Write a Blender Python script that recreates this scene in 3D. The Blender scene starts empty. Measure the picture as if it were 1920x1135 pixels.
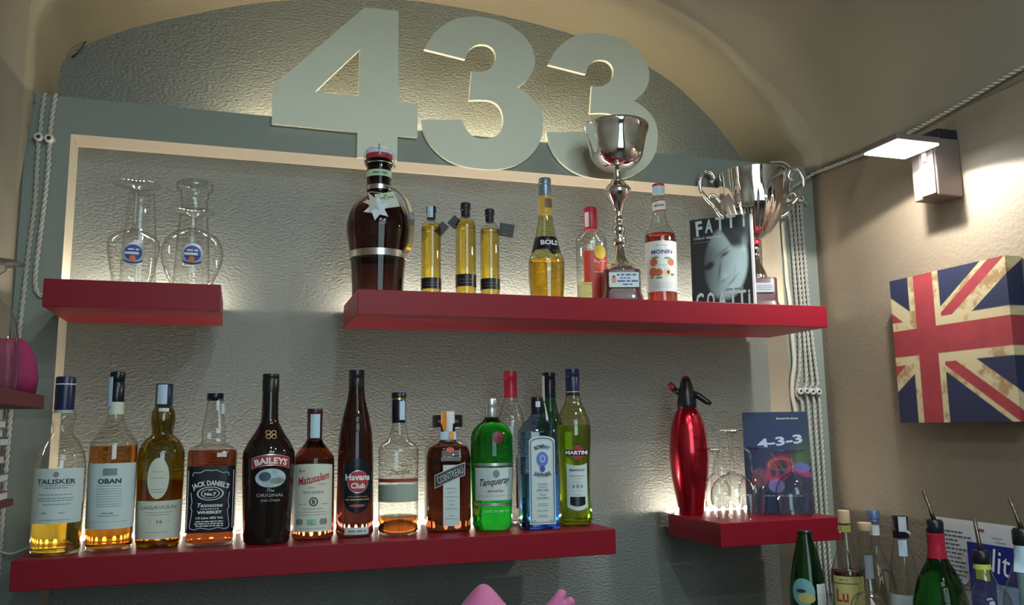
import bpy, bmesh, math, random
from mathutils import Vector, Matrix
random.seed(7)
S = bpy.context.scene
COL = S.collection
PI = math.pi

# ------------------------------------------------------------------ camera, world, big lights, exposure
CAMP = Vector((-0.0647, -1.8736, 1.5298))
cam_d = bpy.data.cameras.new('camera'); cam = bpy.data.objects.new('camera', cam_d); COL.objects.link(cam)
cam_d.sensor_width = 36; cam_d.lens = 1582.5 / 1920 * 36; cam_d.clip_start = 0.02; cam_d.clip_end = 50
def cam_matrix(pitch, yaw, roll):
    f = Vector((math.sin(yaw)*math.cos(pitch), math.cos(yaw)*math.cos(pitch), math.sin(pitch)))
    r = Vector((math.cos(yaw), -math.sin(yaw), 0)); u = r.cross(f)
    r2 = r*math.cos(roll)+u*math.sin(roll); u2 = -r*math.sin(roll)+u*math.cos(roll)
    m = Matrix((r2, u2, -f)).transposed().to_4x4(); m.translation = CAMP
    return m
cam.matrix_world = cam_matrix(0.1462, 0.3104, -0.0125)
S.camera = cam
S.view_settings.view_transform = 'Standard'; S.view_settings.look = 'None'
S.view_settings.gamma = 1.0; S.view_settings.use_curve_mapping = False
S.view_settings.exposure = 0.0
S.cycles.max_bounces = 14; S.cycles.transmission_bounces = 12; S.cycles.glossy_bounces = 5
S.cycles.diffuse_bounces = 4; S.cycles.transparent_max_bounces = 24
S.cycles.caustics_reflective = False; S.cycles.caustics_refractive = False
S.cycles.sample_clamp_indirect = 4.0

w = bpy.data.worlds.new('world'); S.world = w; w.use_nodes = True
w.node_tree.nodes['Background'].inputs[0].default_value = (0.5, 0.55, 0.6, 1)
w.node_tree.nodes['Background'].inputs[1].default_value = 0.05

def area_light(name, loc, target, sx, sy, power, col):
    d = bpy.data.lights.new(name, 'AREA'); d.shape = 'RECTANGLE'; d.size = sx; d.size_y = sy
    d.energy = power; d.color = col
    o = bpy.data.objects.new(name, d); COL.objects.link(o); o.location = loc
    o.rotation_euler = (Vector(target)-Vector(loc)).to_track_quat('-Z', 'Y').to_euler()
    return o
WINDOW_W = 17.0
BAR_W = 4.0
area_light('window_daylight', (0.35, -3.45, 1.95), (0.35, 0, 1.75), 1.3, 1.1, WINDOW_W, (0.66, 0.92, 1.0))
area_light('room_light', (0.45, -2.3, 2.45), (0.45, -0.5, 1.4), 1.0, 0.5, BAR_W, (0.92, 1.0, 0.95))
LED_E = 205.0      # shelf leds
LEDGE_E = 250.0    # ledge leds behind the digits
FLOOD_W = 14.5

# ------------------------------------------------------------------ materials
def nodes_of(name):
    m = bpy.data.materials.new(name); m.use_nodes = True
    nt = m.node_tree; return m, nt, nt.nodes['Principled BSDF']
def link(nt, a, b): nt.links.new(a, b)
def lin(c): return tuple(((v/12.92) if v <= 0.04045 else ((v+0.055)/1.055)**2.4) for v in c)
def rgb(r, g, b): return lin((r/255, g/255, b/255))

def mat(name, col, rough=0.5, metal=0.0, trans=0.0, ior=1.45, emit=0.0, coat=0.0, vary=0.0, vscale=40, bump=0.0, bscale=200, spec=0.5, sheen=0.0):
    m, nt, b = nodes_of(name)
    b.inputs['Base Color'].default_value = (*col, 1); b.inputs['Roughness'].default_value = rough
    b.inputs['Metallic'].default_value = metal; b.inputs['IOR'].default_value = ior
    b.inputs['Transmission Weight'].default_value = trans; b.inputs['Coat Weight'].default_value = coat
    b.inputs['Specular IOR Level'].default_value = spec
    if sheen: b.inputs['Sheen Weight'].default_value = sheen
    if emit:
        b.inputs['Emission Color'].default_value = (*col, 1); b.inputs['Emission Strength'].default_value = emit
    tc = nt.nodes.new('ShaderNodeTexCoord')
    if vary:
        n = nt.nodes.new('ShaderNodeTexNoise'); n.inputs['Scale'].default_value = vscale; n.inputs['Detail'].default_value = 4
        link(nt, tc.outputs['Object'], n.inputs['Vector'])
        mx = nt.nodes.new('ShaderNodeMix'); mx.data_type = 'RGBA'
        mx.inputs[6].default_value = (*[c*(1-vary) for c in col], 1); mx.inputs[7].default_value = (*[min(1, c*(1+vary)) for c in col], 1)
        link(nt, n.outputs['Fac'], mx.inputs[0]); link(nt, mx.outputs[2], b.inputs['Base Color'])
    if bump:
        n2 = nt.nodes.new('ShaderNodeTexNoise'); n2.inputs['Scale'].default_value = bscale; n2.inputs['Detail'].default_value = 3
        link(nt, tc.outputs['Object'], n2.inputs['Vector'])
        bp = nt.nodes.new('ShaderNodeBump'); bp.inputs['Strength'].default_value = 1.0; bp.inputs['Distance'].default_value = bump
        link(nt, n2.outputs['Fac'], bp.inputs['Height']); link(nt, bp.outputs['Normal'], b.inputs['Normal'])
    return m

def thin_glass(name, tint=(1, 1, 1), fr=1.5, rough=0.0, edge=(0.35, 0.35, 0.35)):
    # thin-walled clear glass: see-through face on, mirror-like and slightly absorbing at the grazing edge
    m = bpy.data.materials.new(name); m.use_nodes = True; nt = m.node_tree
    for n in list(nt.nodes): nt.nodes.remove(n)
    out = nt.nodes.new('ShaderNodeOutputMaterial')
    tr = nt.nodes.new('ShaderNodeBsdfTransparent')
    gl = nt.nodes.new('ShaderNodeBsdfGlossy'); gl.inputs['Roughness'].default_value = rough; gl.inputs['Color'].default_value = (1, 1, 1, 1)
    lw = nt.nodes.new('ShaderNodeLayerWeight'); lw.inputs['Blend'].default_value = 0.5
    p5 = nt.nodes.new('ShaderNodeMath'); p5.operation = 'POWER'; p5.inputs[1].default_value = 4.5
    link(nt, lw.outputs['Facing'], p5.inputs[0])
    fz = nt.nodes.new('ShaderNodeMath'); fz.operation = 'MULTIPLY_ADD'; fz.inputs[1].default_value = 0.75; fz.inputs[2].default_value = 0.075
    link(nt, p5.outputs[0], fz.inputs[0])
    pw = nt.nodes.new('ShaderNodeMath'); pw.operation = 'POWER'; pw.inputs[1].default_value = 3.5
    link(nt, lw.outputs['Facing'], pw.inputs[0])
    mc = nt.nodes.new('ShaderNodeMix'); mc.data_type = 'RGBA'
    mc.inputs[6].default_value = (*tint, 1); mc.inputs[7].default_value = (*[a*b for a, b in zip(tint, edge)], 1)
    link(nt, pw.outputs[0], mc.inputs[0]); link(nt, mc.outputs[2], tr.inputs['Color'])
    mx = nt.nodes.new('ShaderNodeMixShader')
    link(nt, fz.outputs[0], mx.inputs[0]); link(nt, tr.outputs[0], mx.inputs[1]); link(nt, gl.outputs[0], mx.inputs[2])
    link(nt, mx.outputs[0], out.inputs['Surface'])
    return m

def plaster(name, col, scale, dist, rough=0.6, vary=0.06, spec=0.4):
    m, nt, b = nodes_of(name)
    b.inputs['Roughness'].default_value = rough; b.inputs['Specular IOR Level'].default_value = spec
    tc = nt.nodes.new('ShaderNodeTexCoord')
    n = nt.nodes.new('ShaderNodeTexNoise'); n.inputs['Scale'].default_value = 2.5; n.inputs['Detail'].default_value = 5
    link(nt, tc.outputs['Object'], n.inputs['Vector'])
    mx = nt.nodes.new('ShaderNodeMix'); mx.data_type = 'RGBA'
    mx.inputs[6].default_value = (*[c*(1-vary) for c in col], 1); mx.inputs[7].default_value = (*[c*(1+vary) for c in col], 1)
    link(nt, n.outputs['Fac'], mx.inputs[0]); link(nt, mx.outputs[2], b.inputs['Base Color'])
    mp = nt.nodes.new('ShaderNodeMapping'); mp.inputs['Scale'].default_value = (0.75, 1, 1.25)
    link(nt, tc.outputs['Object'], mp.inputs['Vector'])
    n2 = nt.nodes.new('ShaderNodeTexNoise'); n2.inputs['Scale'].default_value = scale; n2.inputs['Detail'].default_value = 2.5
    n2.inputs['Roughness'].default_value = 0.45; n2.inputs['Distortion'].default_value = 0.15
    link(nt, mp.outputs[0], n2.inputs['Vector'])
    bp = nt.nodes.new('ShaderNodeBump'); bp.inputs['Strength'].default_value = 1.0; bp.inputs['Distance'].default_value = dist
    link(nt, n2.outputs['Fac'], bp.inputs['Height']); link(nt, bp.outputs['Normal'], b.inputs['Normal'])
    return m

def painted_mat(name, rough=0.4, coat=0.0, bump=0.0):
    m, nt, b = nodes_of(name)
    a = nt.nodes.new('ShaderNodeAttribute'); a.attribute_name = 'print'
    link(nt, a.outputs['Color'], b.inputs['Base Color'])
    b.inputs['Roughness'].default_value = rough; b.inputs['Coat Weight'].default_value = coat
    if bump:
        tc = nt.nodes.new('ShaderNodeTexCoord'); n2 = nt.nodes.new('ShaderNodeTexNoise'); n2.inputs['Scale'].default_value = 900
        link(nt, tc.outputs['Object'], n2.inputs['Vector'])
        bp = nt.nodes.new('ShaderNodeBump'); bp.inputs['Distance'].default_value = bump; link(nt, n2.outputs['Fac'], bp.inputs['Height'])
        link(nt, bp.outputs['Normal'], b.inputs['Normal'])
    return m

GREEN = (0.230, 0.240, 0.222)
M_plas = plaster('rough_green_plaster', GREEN, 165, 0.0036, rough=0.42)
M_board = plaster('smooth_green_board', (0.255, 0.280, 0.245), 60, 0.0008, rough=0.55)
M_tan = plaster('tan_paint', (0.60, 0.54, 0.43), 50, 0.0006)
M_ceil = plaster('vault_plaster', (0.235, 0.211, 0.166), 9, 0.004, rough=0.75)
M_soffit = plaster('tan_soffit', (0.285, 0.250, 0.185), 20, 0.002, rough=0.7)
M_wallR = plaster('right_wall_plaster', (0.238, 0.190, 0.135), 110, 0.0015, rough=0.6)
M_floor = mat('floor_tile', (0.10, 0.08, 0.065), 0.4, vary=0.2)
M_dark = plaster('rear_wall', (0.10, 0.085, 0.075), 20, 0.002)
M_red = mat('red_lacquer', (0.23, 0.007, 0.018), 0.42, spec=0.28, vary=0.04, vscale=6)
M_darkred = mat('dark_red_board', (0.12, 0.012, 0.018), 0.5, vary=0.1)
M_ply = mat('pale_painted_plywood', (0.80, 0.81, 0.66), 0.6, vary=0.05, vscale=9, bump=0.0004, bscale=60)
M_chrome = mat('chrome', (0.86, 0.82, 0.80), 0.07, metal=1.0)
M_steel = mat('steel', (0.62, 0.60, 0.58), 0.22, metal=1.0)
M_spout = mat('dark_bronze_metal', (0.20, 0.15, 0.12), 0.3, metal=0.9)
M_gold = mat('gold', (0.75, 0.50, 0.18), 0.25, metal=1.0)
M_silver = mat('silver_foil', (0.72, 0.74, 0.78), 0.3, metal=0.9)
M_white = mat('white_paper', (0.74, 0.74, 0.72), 0.55, vary=0.03)
M_blueish = mat('bluish_label_paper', (0.56, 0.66, 0.66), 0.5, vary=0.05, vscale=60)
M_cream = mat('cream_label_paper', (0.62, 0.64, 0.54), 0.5, vary=0.05, vscale=60)
M_strip = mat('tax_strip_paper', (0.50, 0.66, 0.80), 0.55, vary=0.25, vscale=320)
M_stripw = mat('pale_tax_strip_paper', (0.66, 0.68, 0.70), 0.55, vary=0.3, vscale=320)
M_ink = mat('dark_ink', (0.03, 0.035, 0.045), 0.5)
M_inkg = mat('grey_ink', (0.20, 0.24, 0.26), 0.5)
M_inkw = mat('white_ink', (0.80, 0.80, 0.80), 0.45)
M_inkr = mat('red_ink', (0.42, 0.03, 0.045), 0.45)
M_inkb = mat('blue_ink', (0.05, 0.08, 0.32), 0.45)
M_inkgold = mat('gold_ink', (0.62, 0.42, 0.16), 0.4, metal=0.4)
M_inkgreen = mat('green_ink', (0.10, 0.30, 0.12), 0.5)
M_black = mat('black_plastic', (0.012, 0.012, 0.016), 0.28)
M_blackm = mat('black_wax', (0.014, 0.013, 0.018), 0.4)
M_navy = mat('navy_foil', (0.010, 0.016, 0.060), 0.3)
M_navylab = mat('black_label', (0.008, 0.010, 0.020), 0.25)
M_maroon = mat('maroon_foil', (0.06, 0.006, 0.015), 0.35)
M_redcap = mat('red_foil', (0.50, 0.02, 0.05), 0.32)
M_cork = mat('cork_wood', (0.55, 0.38, 0.22), 0.7, vary=0.2, vscale=200)
M_ceram = mat('white_ceramic', (0.70, 0.68, 0.62), 0.25)
M_cable = mat('cream_fabric_cable', (0.50, 0.48, 0.42), 0.7, vary=0.12, vscale=500)
M_tube = mat('white_conduit', (0.62, 0.57, 0.46), 0.5)
M_brown = mat('bronze_aluminium', (0.15, 0.115, 0.10), 0.45, metal=0.2)
M_wood = mat('dark_red_wood', (0.075, 0.012, 0.014), 0.3, coat=0.4, vary=0.3, vscale=30)
M_pink = mat('pink_soft_rubber', (0.62, 0.16, 0.36), 0.65, sheen=0.2)
M_magenta = mat('magenta_felt', (0.23, 0.012, 0.07), 0.8, vary=0.12, vscale=90)
M_counter = mat('dark_counter', (0.05, 0.045, 0.04), 0.35, vary=0.2)
M_led = mat('warm_led', (1.0, 0.90, 0.74), 0.4, emit=LED_E)
M_led2 = mat('warm_ledge_led', (1.0, 0.86, 0.60), 0.4, emit=LEDGE_E)
M_lens = mat('white_led_lens', (0.90, 0.96, 1.0), 0.4, emit=40.0)
M_spot = mat('downlight_lens', (0.80, 0.97, 1.0), 0.4, emit=900.0)
M_glass = thin_glass('clear_glass', (0.97, 0.975, 0.97))
M_glassw = thin_glass('thin_stemware_glass', (0.965, 0.97, 0.965), fr=1.6, edge=(0.12, 0.12, 0.12))
M_glassb = thin_glass('clear_bottle_glass', (0.93, 0.93, 0.90), fr=1.55, edge=(0.16, 0.15, 0.13))
M_glassy = thin_glass('yellowish_bottle_glass', (0.80, 0.80, 0.52), fr=1.5, edge=(0.2, 0.2, 0.1))
M_glassblue = thin_glass('pale_blue_glass', (0.46, 0.66, 0.88), fr=1.5, edge=(0.10, 0.18, 0.3))
M_glassolive = thin_glass('olive_glass', (0.40, 0.34, 0.09), fr=1.5, edge=(0.25, 0.22, 0.1))
def liquid(name, col, ior=1.34, rough=0.0): return mat(name, col, rough, trans=1.0, ior=ior)
L_whisky = liquid('golden_whisky', (0.98, 0.66, 0.06))
L_amber = liquid('amber_whisky', (0.60, 0.21, 0.02))
L_deep = liquid('deep_amber_liquor', (0.36, 0.075, 0.02))
L_oil = liquid('golden_oil', (0.96, 0.70, 0.09), rough=0.04)
L_orange = liquid('orange_liqueur', (1.0, 0.58, 0.04))
L_syrup = liquid('red_syrup', (0.50, 0.045, 0.03))
L_rum = liquid('rum', (0.75, 0.22, 0.04))
L_lime = liquid('lime_yellow_vermouth', (0.50, 0.74, 0.04))
L_blue = liquid('pale_blue_gin', (0.12, 0.46, 0.90))
L_red = liquid('red_bitter', (0.80, 0.05, 0.03))
L_pale = liquid('pale_yellow_liquor', (0.85, 0.88, 0.45))
G_green = liquid('green_glass', (0.010, 0.27, 0.022), 1.42)
G_dkgreen = liquid('dark_green_glass', (0.03, 0.22, 0.06), 1.45)
G_brown = liquid('brown_glass', (0.062, 0.013, 0.006), 1.42)
G_dkbrown = liquid('dark_brown_glass', (0.052, 0.012, 0.009), 1.42)
G_amberg = liquid('amber_glass', (0.058, 0.014, 0.005), 1.42)
G_blue = liquid('blue_glass_foot', (0.10, 0.30, 0.85), 1.45)
G_blackbr = mat('near_black_brown_glass', (0.012, 0.008, 0.007), 0.06, spec=0.6)

# ------------------------------------------------------------------ object helpers
def link_mesh(name, verts, faces, m, parent=None, loc=(0, 0, 0), smooth=False, kind=None):
    me = bpy.data.meshes.new(name); me.from_pydata([tuple(v) for v in verts], [], faces); me.update()
    if smooth: me.shade_smooth()
    me.materials.append(m)
    o = bpy.data.objects.new(name, me); COL.objects.link(o); o.location = loc
    if parent: o.parent = parent
    if kind: o['kind'] = kind
    return o
def from_bm(name, bm, m, parent=None, loc=(0, 0, 0), smooth=False, kind=None):
    me = bpy.data.meshes.new(name); bm.to_mesh(me); bm.free()
    if smooth: me.shade_smooth()
    me.materials.append(m)
    o = bpy.data.objects.new(name, me); COL.objects.link(o); o.location = loc
    if parent: o.parent = parent
    if kind: o['kind'] = kind
    return o
def thing(name, label, cat, loc=(0, 0, 0), rotz=0.0, group=None):
    o = bpy.data.objects.new(name, None); COL.objects.link(o); o.empty_display_size = 0.02
    o.location = loc; o.rotation_euler = (0, 0, rotz); o['label'] = label; o['category'] = cat
    if group: o['group'] = group
    return o
def tag(o, label, cat, group=None):
    o['label'] = label; o['category'] = cat
    if group: o['group'] = group
    return o
def copy_tree(o, parent=None):
    c = o.copy(); COL.objects.link(c)
    if parent: c.parent = parent
    for ch in list(o.children): copy_tree(ch, c)
    return c
def box_bm(bm, x0, x1, y0, y1, z0, z1):
    vs = [bm.verts.new(p) for p in ((x0,y0,z0),(x1,y0,z0),(x1,y1,z0),(x0,y1,z0),(x0,y0,z1),(x1,y0,z1),(x1,y1,z1),(x0,y1,z1))]
    for f in ((0,3,2,1),(4,5,6,7),(0,1,5,4),(1,2,6,5),(2,3,7,6),(3,0,4,7)): bm.faces.new([vs[i] for i in f])
def box(name, x0, x1, y0, y1, z0, z1, m, parent=None, bevel=0.0, loc=(0, 0, 0), seg=2):
    bm = bmesh.new(); box_bm(bm, x0, x1, y0, y1, z0, z1)
    if bevel: bmesh.ops.bevel(bm, geom=bm.edges[:], offset=bevel, segments=seg, profile=0.5, affect='EDGES')
    return from_bm(name, bm, m, parent, loc)
def shape_xy(n, k, a, asp):
    # superellipse direction (k=2: circle)
    c, s = math.cos(a), math.sin(a)
    d = (abs(c)**k + abs(s)**k) ** (-1.0/k)
    return d*c, d*s*asp
def lathe_vf(prof, seg=40, k=2.0, asp=1.0, cap0=True, cap1=True, flute=None):
    vs, fs = [], []
    n = len(prof)
    for i, (r, z) in enumerate(prof):
        for j in range(seg):
            a = 2*PI*j/seg; x, y = shape_xy(seg, k, a, asp)
            rr = r*(1+flute(a, z)) if flute else r
            vs.append((rr*x, rr*y, z))
    for i in range(n-1):
        for j in range(seg):
            a, b = i*seg+j, i*seg+(j+1) % seg
            fs.append((a, b, b+seg, a+seg))
    if cap0: fs.append(tuple(reversed(range(seg))))
    if cap1: fs.append(tuple(range((n-1)*seg, n*seg)))
    return vs, fs
def lathe(name, prof, m, parent=None, seg=40, k=2.0, asp=1.0, cap0=True, cap1=True, loc=(0, 0, 0), flute=None, autosmooth=True):
    vs, fs = lathe_vf(prof, seg, k, asp, cap0, cap1, flute)
    o = link_mesh(name, vs, fs, m, parent, loc, smooth=True)
    if autosmooth:
        me = o.data
        bm = bmesh.new(); bm.from_mesh(me)
        for e in bm.edges:
            if len(e.link_faces) == 2 and e.calc_face_angle(0) > 0.7: e.smooth = False
        bm.to_mesh(me); bm.free()
    return o
def smooth_prof(pts, sub=4):
    # Catmull-Rom through (r,z) rows
    out = []
    P = [pts[0]] + list(pts) + [pts[-1]]
    for i in range(1, len(P)-2):
        p0, p1, p2, p3 = P[i-1], P[i], P[i+1], P[i+2]
        for j in range(sub):
            t = j/sub
            q = []
            for d in range(len(p1)):
                m1 = (p2[d]-p0[d])*0.5*0.8; m2 = (p3[d]-p1[d])*0.5*0.8
                q.append((2*t**3-3*t**2+1)*p1[d]+(t**3-2*t**2+t)*m1+(-2*t**3+3*t**2)*p2[d]+(t**3-t**2)*m2)
            out.append(tuple(q))
    out.append(tuple(pts[-1]))
    return out
def tube_vf(path, r, sides=8, closed=False):
    pts = [Vector(p) for p in path]; n = len(pts); vs, fs = [], []
    rad = r if callable(r) else (lambda t: r)
    up = Vector((0.13, 0.27, 0.95)).normalized(); prev = None
    for i, p in enumerate(pts):
        t = (pts[(i+1) % n if closed else min(i+1, n-1)] - pts[(i-1) % n if closed else max(i-1, 0)]).normalized()
        a = (prev - t*prev.dot(t)) if prev else t.cross(up)
        if a.length < 1e-6: a = t.cross(Vector((1, 0, 0)))
        a.normalize(); prev = a; b = t.cross(a); rr = rad(i/max(1, n-1))
        for j in range(sides):
            an = 2*PI*j/sides; vs.append(p+a*rr*math.cos(an)+b*rr*math.sin(an))
    for i in range(n if closed else n-1):
        for j in range(sides):
            i2 = (i+1) % n
            fs.append((i*sides+j, i*sides+(j+1) % sides, i2*sides+(j+1) % sides, i2*sides+j))
    if not closed:
        fs.append(tuple(reversed(range(sides)))); fs.append(tuple(range((n-1)*sides, n*sides)))
    return vs, fs
def tube(name, path, r, m, parent=None, sides=8, closed=False, loc=(0, 0, 0)):
    vs, fs = tube_vf(path, r, sides, closed)
    return link_mesh(name, vs, fs, m, parent, loc, smooth=True)
def spline(pts, sub=6): return smooth_prof(pts, sub)
def resample(path, step):
    pts = [Vector(p) for p in path]; out = [pts[0].copy()]; acc = 0
    for a, b in zip(pts, pts[1:]):
        L = (b-a).length; d = step-acc
        while d <= L:
            out.append(a.lerp(b, d/L)); d += step
        acc = (acc+L) % step if L else acc
    return out
def twisted(name, pts, m, r=0.0026, off=0.0024, pitch=0.026):
    path = resample(spline(pts, 8), 0.0035); vs, fs = [], []
    for s in (0, PI):
        pp = []
        for i, p in enumerate(path):
            t = (path[min(i+1, len(path)-1)]-path[max(i-1, 0)]).normalized()
            a = t.cross(Vector((0, 1, 0)))
            if a.length < 0.05: a = t.cross(Vector((1, 0, 0)))
            a.normalize(); b = t.cross(a); an = s+2*PI*i*0.0035/pitch
            pp.append(p+a*off*math.cos(an)+b*off*math.sin(an))
        v, f = tube_vf(pp, r, 6); o = len(vs); vs += v; fs += [tuple(i+o for i in q) for q in f]
    return link_mesh(name, vs, fs, m, None, smooth=True)
def prism(name, outline, depth, m, parent=None, holes=(), bevel=0.0):
    # outline in local (x, z); front at y=0, back at y=depth
    bm = bmesh.new()
    loops = [outline]+list(holes); edges = []
    for lp in loops:
        v = [bm.verts.new((x, 0, z)) for x, z in lp]
        edges += [bm.edges.new((v[i], v[(i+1) % len(v)])) for i in range(len(v))]
    r = bmesh.ops.triangle_fill(bm, use_beauty=True, use_dissolve=False, edges=edges)
    fs = bm.faces[:]
    ex = bmesh.ops.extrude_face_region(bm, geom=fs)
    bmesh.ops.translate(bm, vec=(0, depth, 0), verts=[g for g in ex['geom'] if isinstance(g, bmesh.types.BMVert)])
    bmesh.ops.recalc_face_normals(bm, faces=bm.faces[:])
    return from_bm(name, bm, m, parent)

# ---- text as flat mesh
_tc = {}
def text_mesh(body, size, bold=0.0, shear=0.0, sx=1.0):
    key = (body, size, bold, shear, sx)
    if key in _tc: return _tc[key]
    cu = bpy.data.curves.new('t', 'FONT'); cu.body = body; cu.size = size; cu.offset = bold*size; cu.shear = shear
    cu.align_x = 'CENTER'; cu.align_y = 'CENTER'; cu.resolution_u = 2; cu.fill_mode = 'FRONT'
    to = bpy.data.objects.new('t', cu)
    me = bpy.data.meshes.new_from_object(to)
    vs = [(v.co.x*sx, v.co.y) for v in me.vertices]; fs = [tuple(p.vertices) for p in me.polygons]
    if vs:
        cx = (min(v[0] for v in vs)+max(v[0] for v in vs))/2; cy = (min(v[1] for v in vs)+max(v[1] for v in vs))/2
        vs = [(a-cx, b-cy) for a, b in vs]
    bpy.data.objects.remove(to); bpy.data.curves.remove(cu); bpy.data.meshes.remove(me)
    _tc[key] = (vs, fs); return vs, fs
def fit_text(body, width, height=None, bold=0.0, shear=0.0):
    vs, fs = text_mesh(body, 1.0, bold, shear)
    wv = max(v[0] for v in vs)-min(v[0] for v in vs); hv = max(v[1] for v in vs)-min(v[1] for v in vs)
    s = width/wv; t = s if height is None else height/hv
    return [(a*s, b*t) for a, b in vs], fs

class Round:
    """surface of a lathe/superellipse body: maps (s across, z) to local 3-D on the front (-Y) side"""
    def __init__(self, prof, k=2.0, asp=1.0):
        self.p = sorted(prof, key=lambda q: q[1]); self.k = k; self.asp = asp
    def r(self, z):
        p = self.p
        if z <= p[0][1]: return p[0][0]
        for (r0, z0), (r1, z1) in zip(p, p[1:]):
            if z0 <= z <= z1: return r0 if z1 == z0 else r0+(r1-r0)*(z-z0)/(z1-z0)
        return p[-1][0]
    def at(self, s, z, off=0.0005):
        r = self.r(z)+off
        if self.k == 2.0:
            a = s/r; return (r*math.sin(a), -r*math.cos(a)*self.asp, z)
        x = max(-r*0.999, min(r*0.999, s)); y = (1-abs(x/r)**self.k)**(1/self.k)*r*self.asp
        return (x, -y-off, z)
def patch(name, sf, s0, s1, zt, zb, m, parent, off=0.0005, ns=18, nz=8):
    zt_f = zt if callable(zt) else (lambda s: zt); zb_f = zb if callable(zb) else (lambda s: zb)
    vs, fs = [], []
    for j in range(nz+1):
        for i in range(ns+1):
            s = s0+(s1-s0)*i/ns; t = j/nz; vs.append(sf.at(s, zb_f(s)*(1-t)+zt_f(s)*t, off))
    for j in range(nz):
        for i in range(ns):
            a = j*(ns+1)+i; fs.append((a, a+1, a+ns+2, a+ns+1))
    return link_mesh(name, vs, fs, m, parent, smooth=True)
def disc_patch(name, sf, cs, cz, rs, rz, m, parent, off=0.0007, n=24, ring=0.0):
    vs, fs = [], []
    if ring:
        for f in (1.0, ring):
            for i in range(n):
                a = 2*PI*i/n; vs.append(sf.at(cs+rs*f*math.cos(a), cz+rz*f*math.sin(a), off))
        for i in range(n):
            j = (i+1) % n; fs.append((n+i, n+j, j, i)[::-1])
    else:
        for f in (0.0, 0.5, 1.0):
            for i in range(n if f else 1):
                a = 2*PI*i/n; vs.append(sf.at(cs+rs*f*math.cos(a), cz+rz*f*math.sin(a), off))
        for i in range(n):
            j = (i+1) % n; fs.append((0, 1+i, 1+j)); fs.append((1+i, 1+n+i, 1+n+j, 1+j))
    return link_mesh(name, vs, fs, m, parent, smooth=True)
def letters(sf, items, m, parent, off=0.0010, name='lettering'):
    """items: (text, cs, cz, width, height, bold, shear, arch_radius, tilt); one object per line of text"""
    for it in items:
        text, cs, cz, wd, ht = it[:5]; bold = it[5] if len(it) > 5 else 0.01; sh = it[6] if len(it) > 6 else 0.0
        R = it[7] if len(it) > 7 else 0; tilt = it[8] if len(it) > 8 else 0.0
        v, f = fit_text(text, wd, ht, bold, sh); vs = []
        for a, b in v:
            if R > 0: an = a/R; a, b = (R+b)*math.sin(an), (R+b)*math.cos(an)-R
            elif R < 0: an = a/-R; a, b = (-R-b)*math.sin(an), -R-(-R-b)*math.cos(an)
            if tilt: a, b = a*math.cos(tilt)-b*math.sin(tilt), a*math.sin(tilt)+b*math.cos(tilt)
            vs.append(sf.at(cs+a, cz+b, off))
        link_mesh(name, vs, f, m, parent)
def bars(sf, rows, m, parent, off=0.0009, name='fine_print'):
    """illegible small print: rows of word-like dashes (cs, cz, width, height)"""
    vs, fs = [], []; rnd = random.Random(len(rows)*7+3)
    for cs, cz, wd, ht in rows:
        x = -wd/2
        while x < wd/2-ht*0.5:
            L = min(rnd.uniform(1.6, 5.5)*ht, wd/2-x); o = len(vs)
            n = max(1, int(L/0.004))
            for i in range(n+1):
                for dz in (-ht/2, ht/2): vs.append(sf.at(cs+x+L*i/n, cz+dz, off))
            for i in range(n): fs.append((o+2*i, o+2*i+2, o+2*i+3, o+2*i+1))
            x += L+ht*0.8
    return link_mesh(name, vs, fs, m, parent, kind='stuff')
class Flat:
    """front (-Y) face of a flat panel at y=0"""
    def __init__(self, y=0.0): self.y = y
    def at(self, s, z, off=0.0005): return (s, self.y-off, z)
def painted_panel(name, wd, ht, nx, nz, fn, m, parent, y=0.0, x0=None, z0=0.0):
    x0 = -wd/2 if x0 is None else x0; vs, fs, cs = [], [], []
    for j in range(nz+1):
        for i in range(nx+1):
            u, v = i/nx, 1-j/nz; vs.append((x0+wd*u, y, z0+ht*(1-v))); cs.append(fn(u, v))
    for j in range(nz):
        for i in range(nx):
            a = j*(nx+1)+i; fs.append((a, a+1, a+nx+2, a+nx+1))
    o = link_mesh(name, vs, fs, m, parent); set_print(o, cs); return o
def set_print(o, cs):
    at = o.data.color_attributes.new('print', 'FLOAT_COLOR', 'POINT')
    flat = []
    for c in cs: flat += [c[0], c[1], c[2], 1.0]
    at.data.foreach_set('color', flat)
def face_cam(x, y, off=0.0):
    return math.atan2(CAMP.x-x, -(CAMP.y-y))+math.radians(off)

# ------------------------------------------------------------------ structure
XL, XR, YF = -0.50, 1.40, -3.6
NX0, NX1, NZT, ND = -0.418, 1.288, 2.141, 0.085      # niche
PZT = 2.2205                                          # top of the cladding
LY = 0.20                                             # lunette wall
ZT, ZB = 1.800, 1.3185                                # shelf tops
def struct(o): o['kind'] = 'structure'; return o
arc = [(-.487,2.0),(-.488,2.22),(-.490,2.30),(-.487,2.36),(-.465,2.405),(-.417,2.437),(-.34,2.48),(-.2,2.537),(-.06,2.585),(.1,2.622),(.315,2.650),(.52,2.648),(.68,2.634),(.8,2.615),(.96,2.575),(1.1,2.51),(1.225,2.407),(1.32,2.296),(1.378,2.225),(1.392,2.0)]
arcS = spline(arc, 5)
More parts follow.
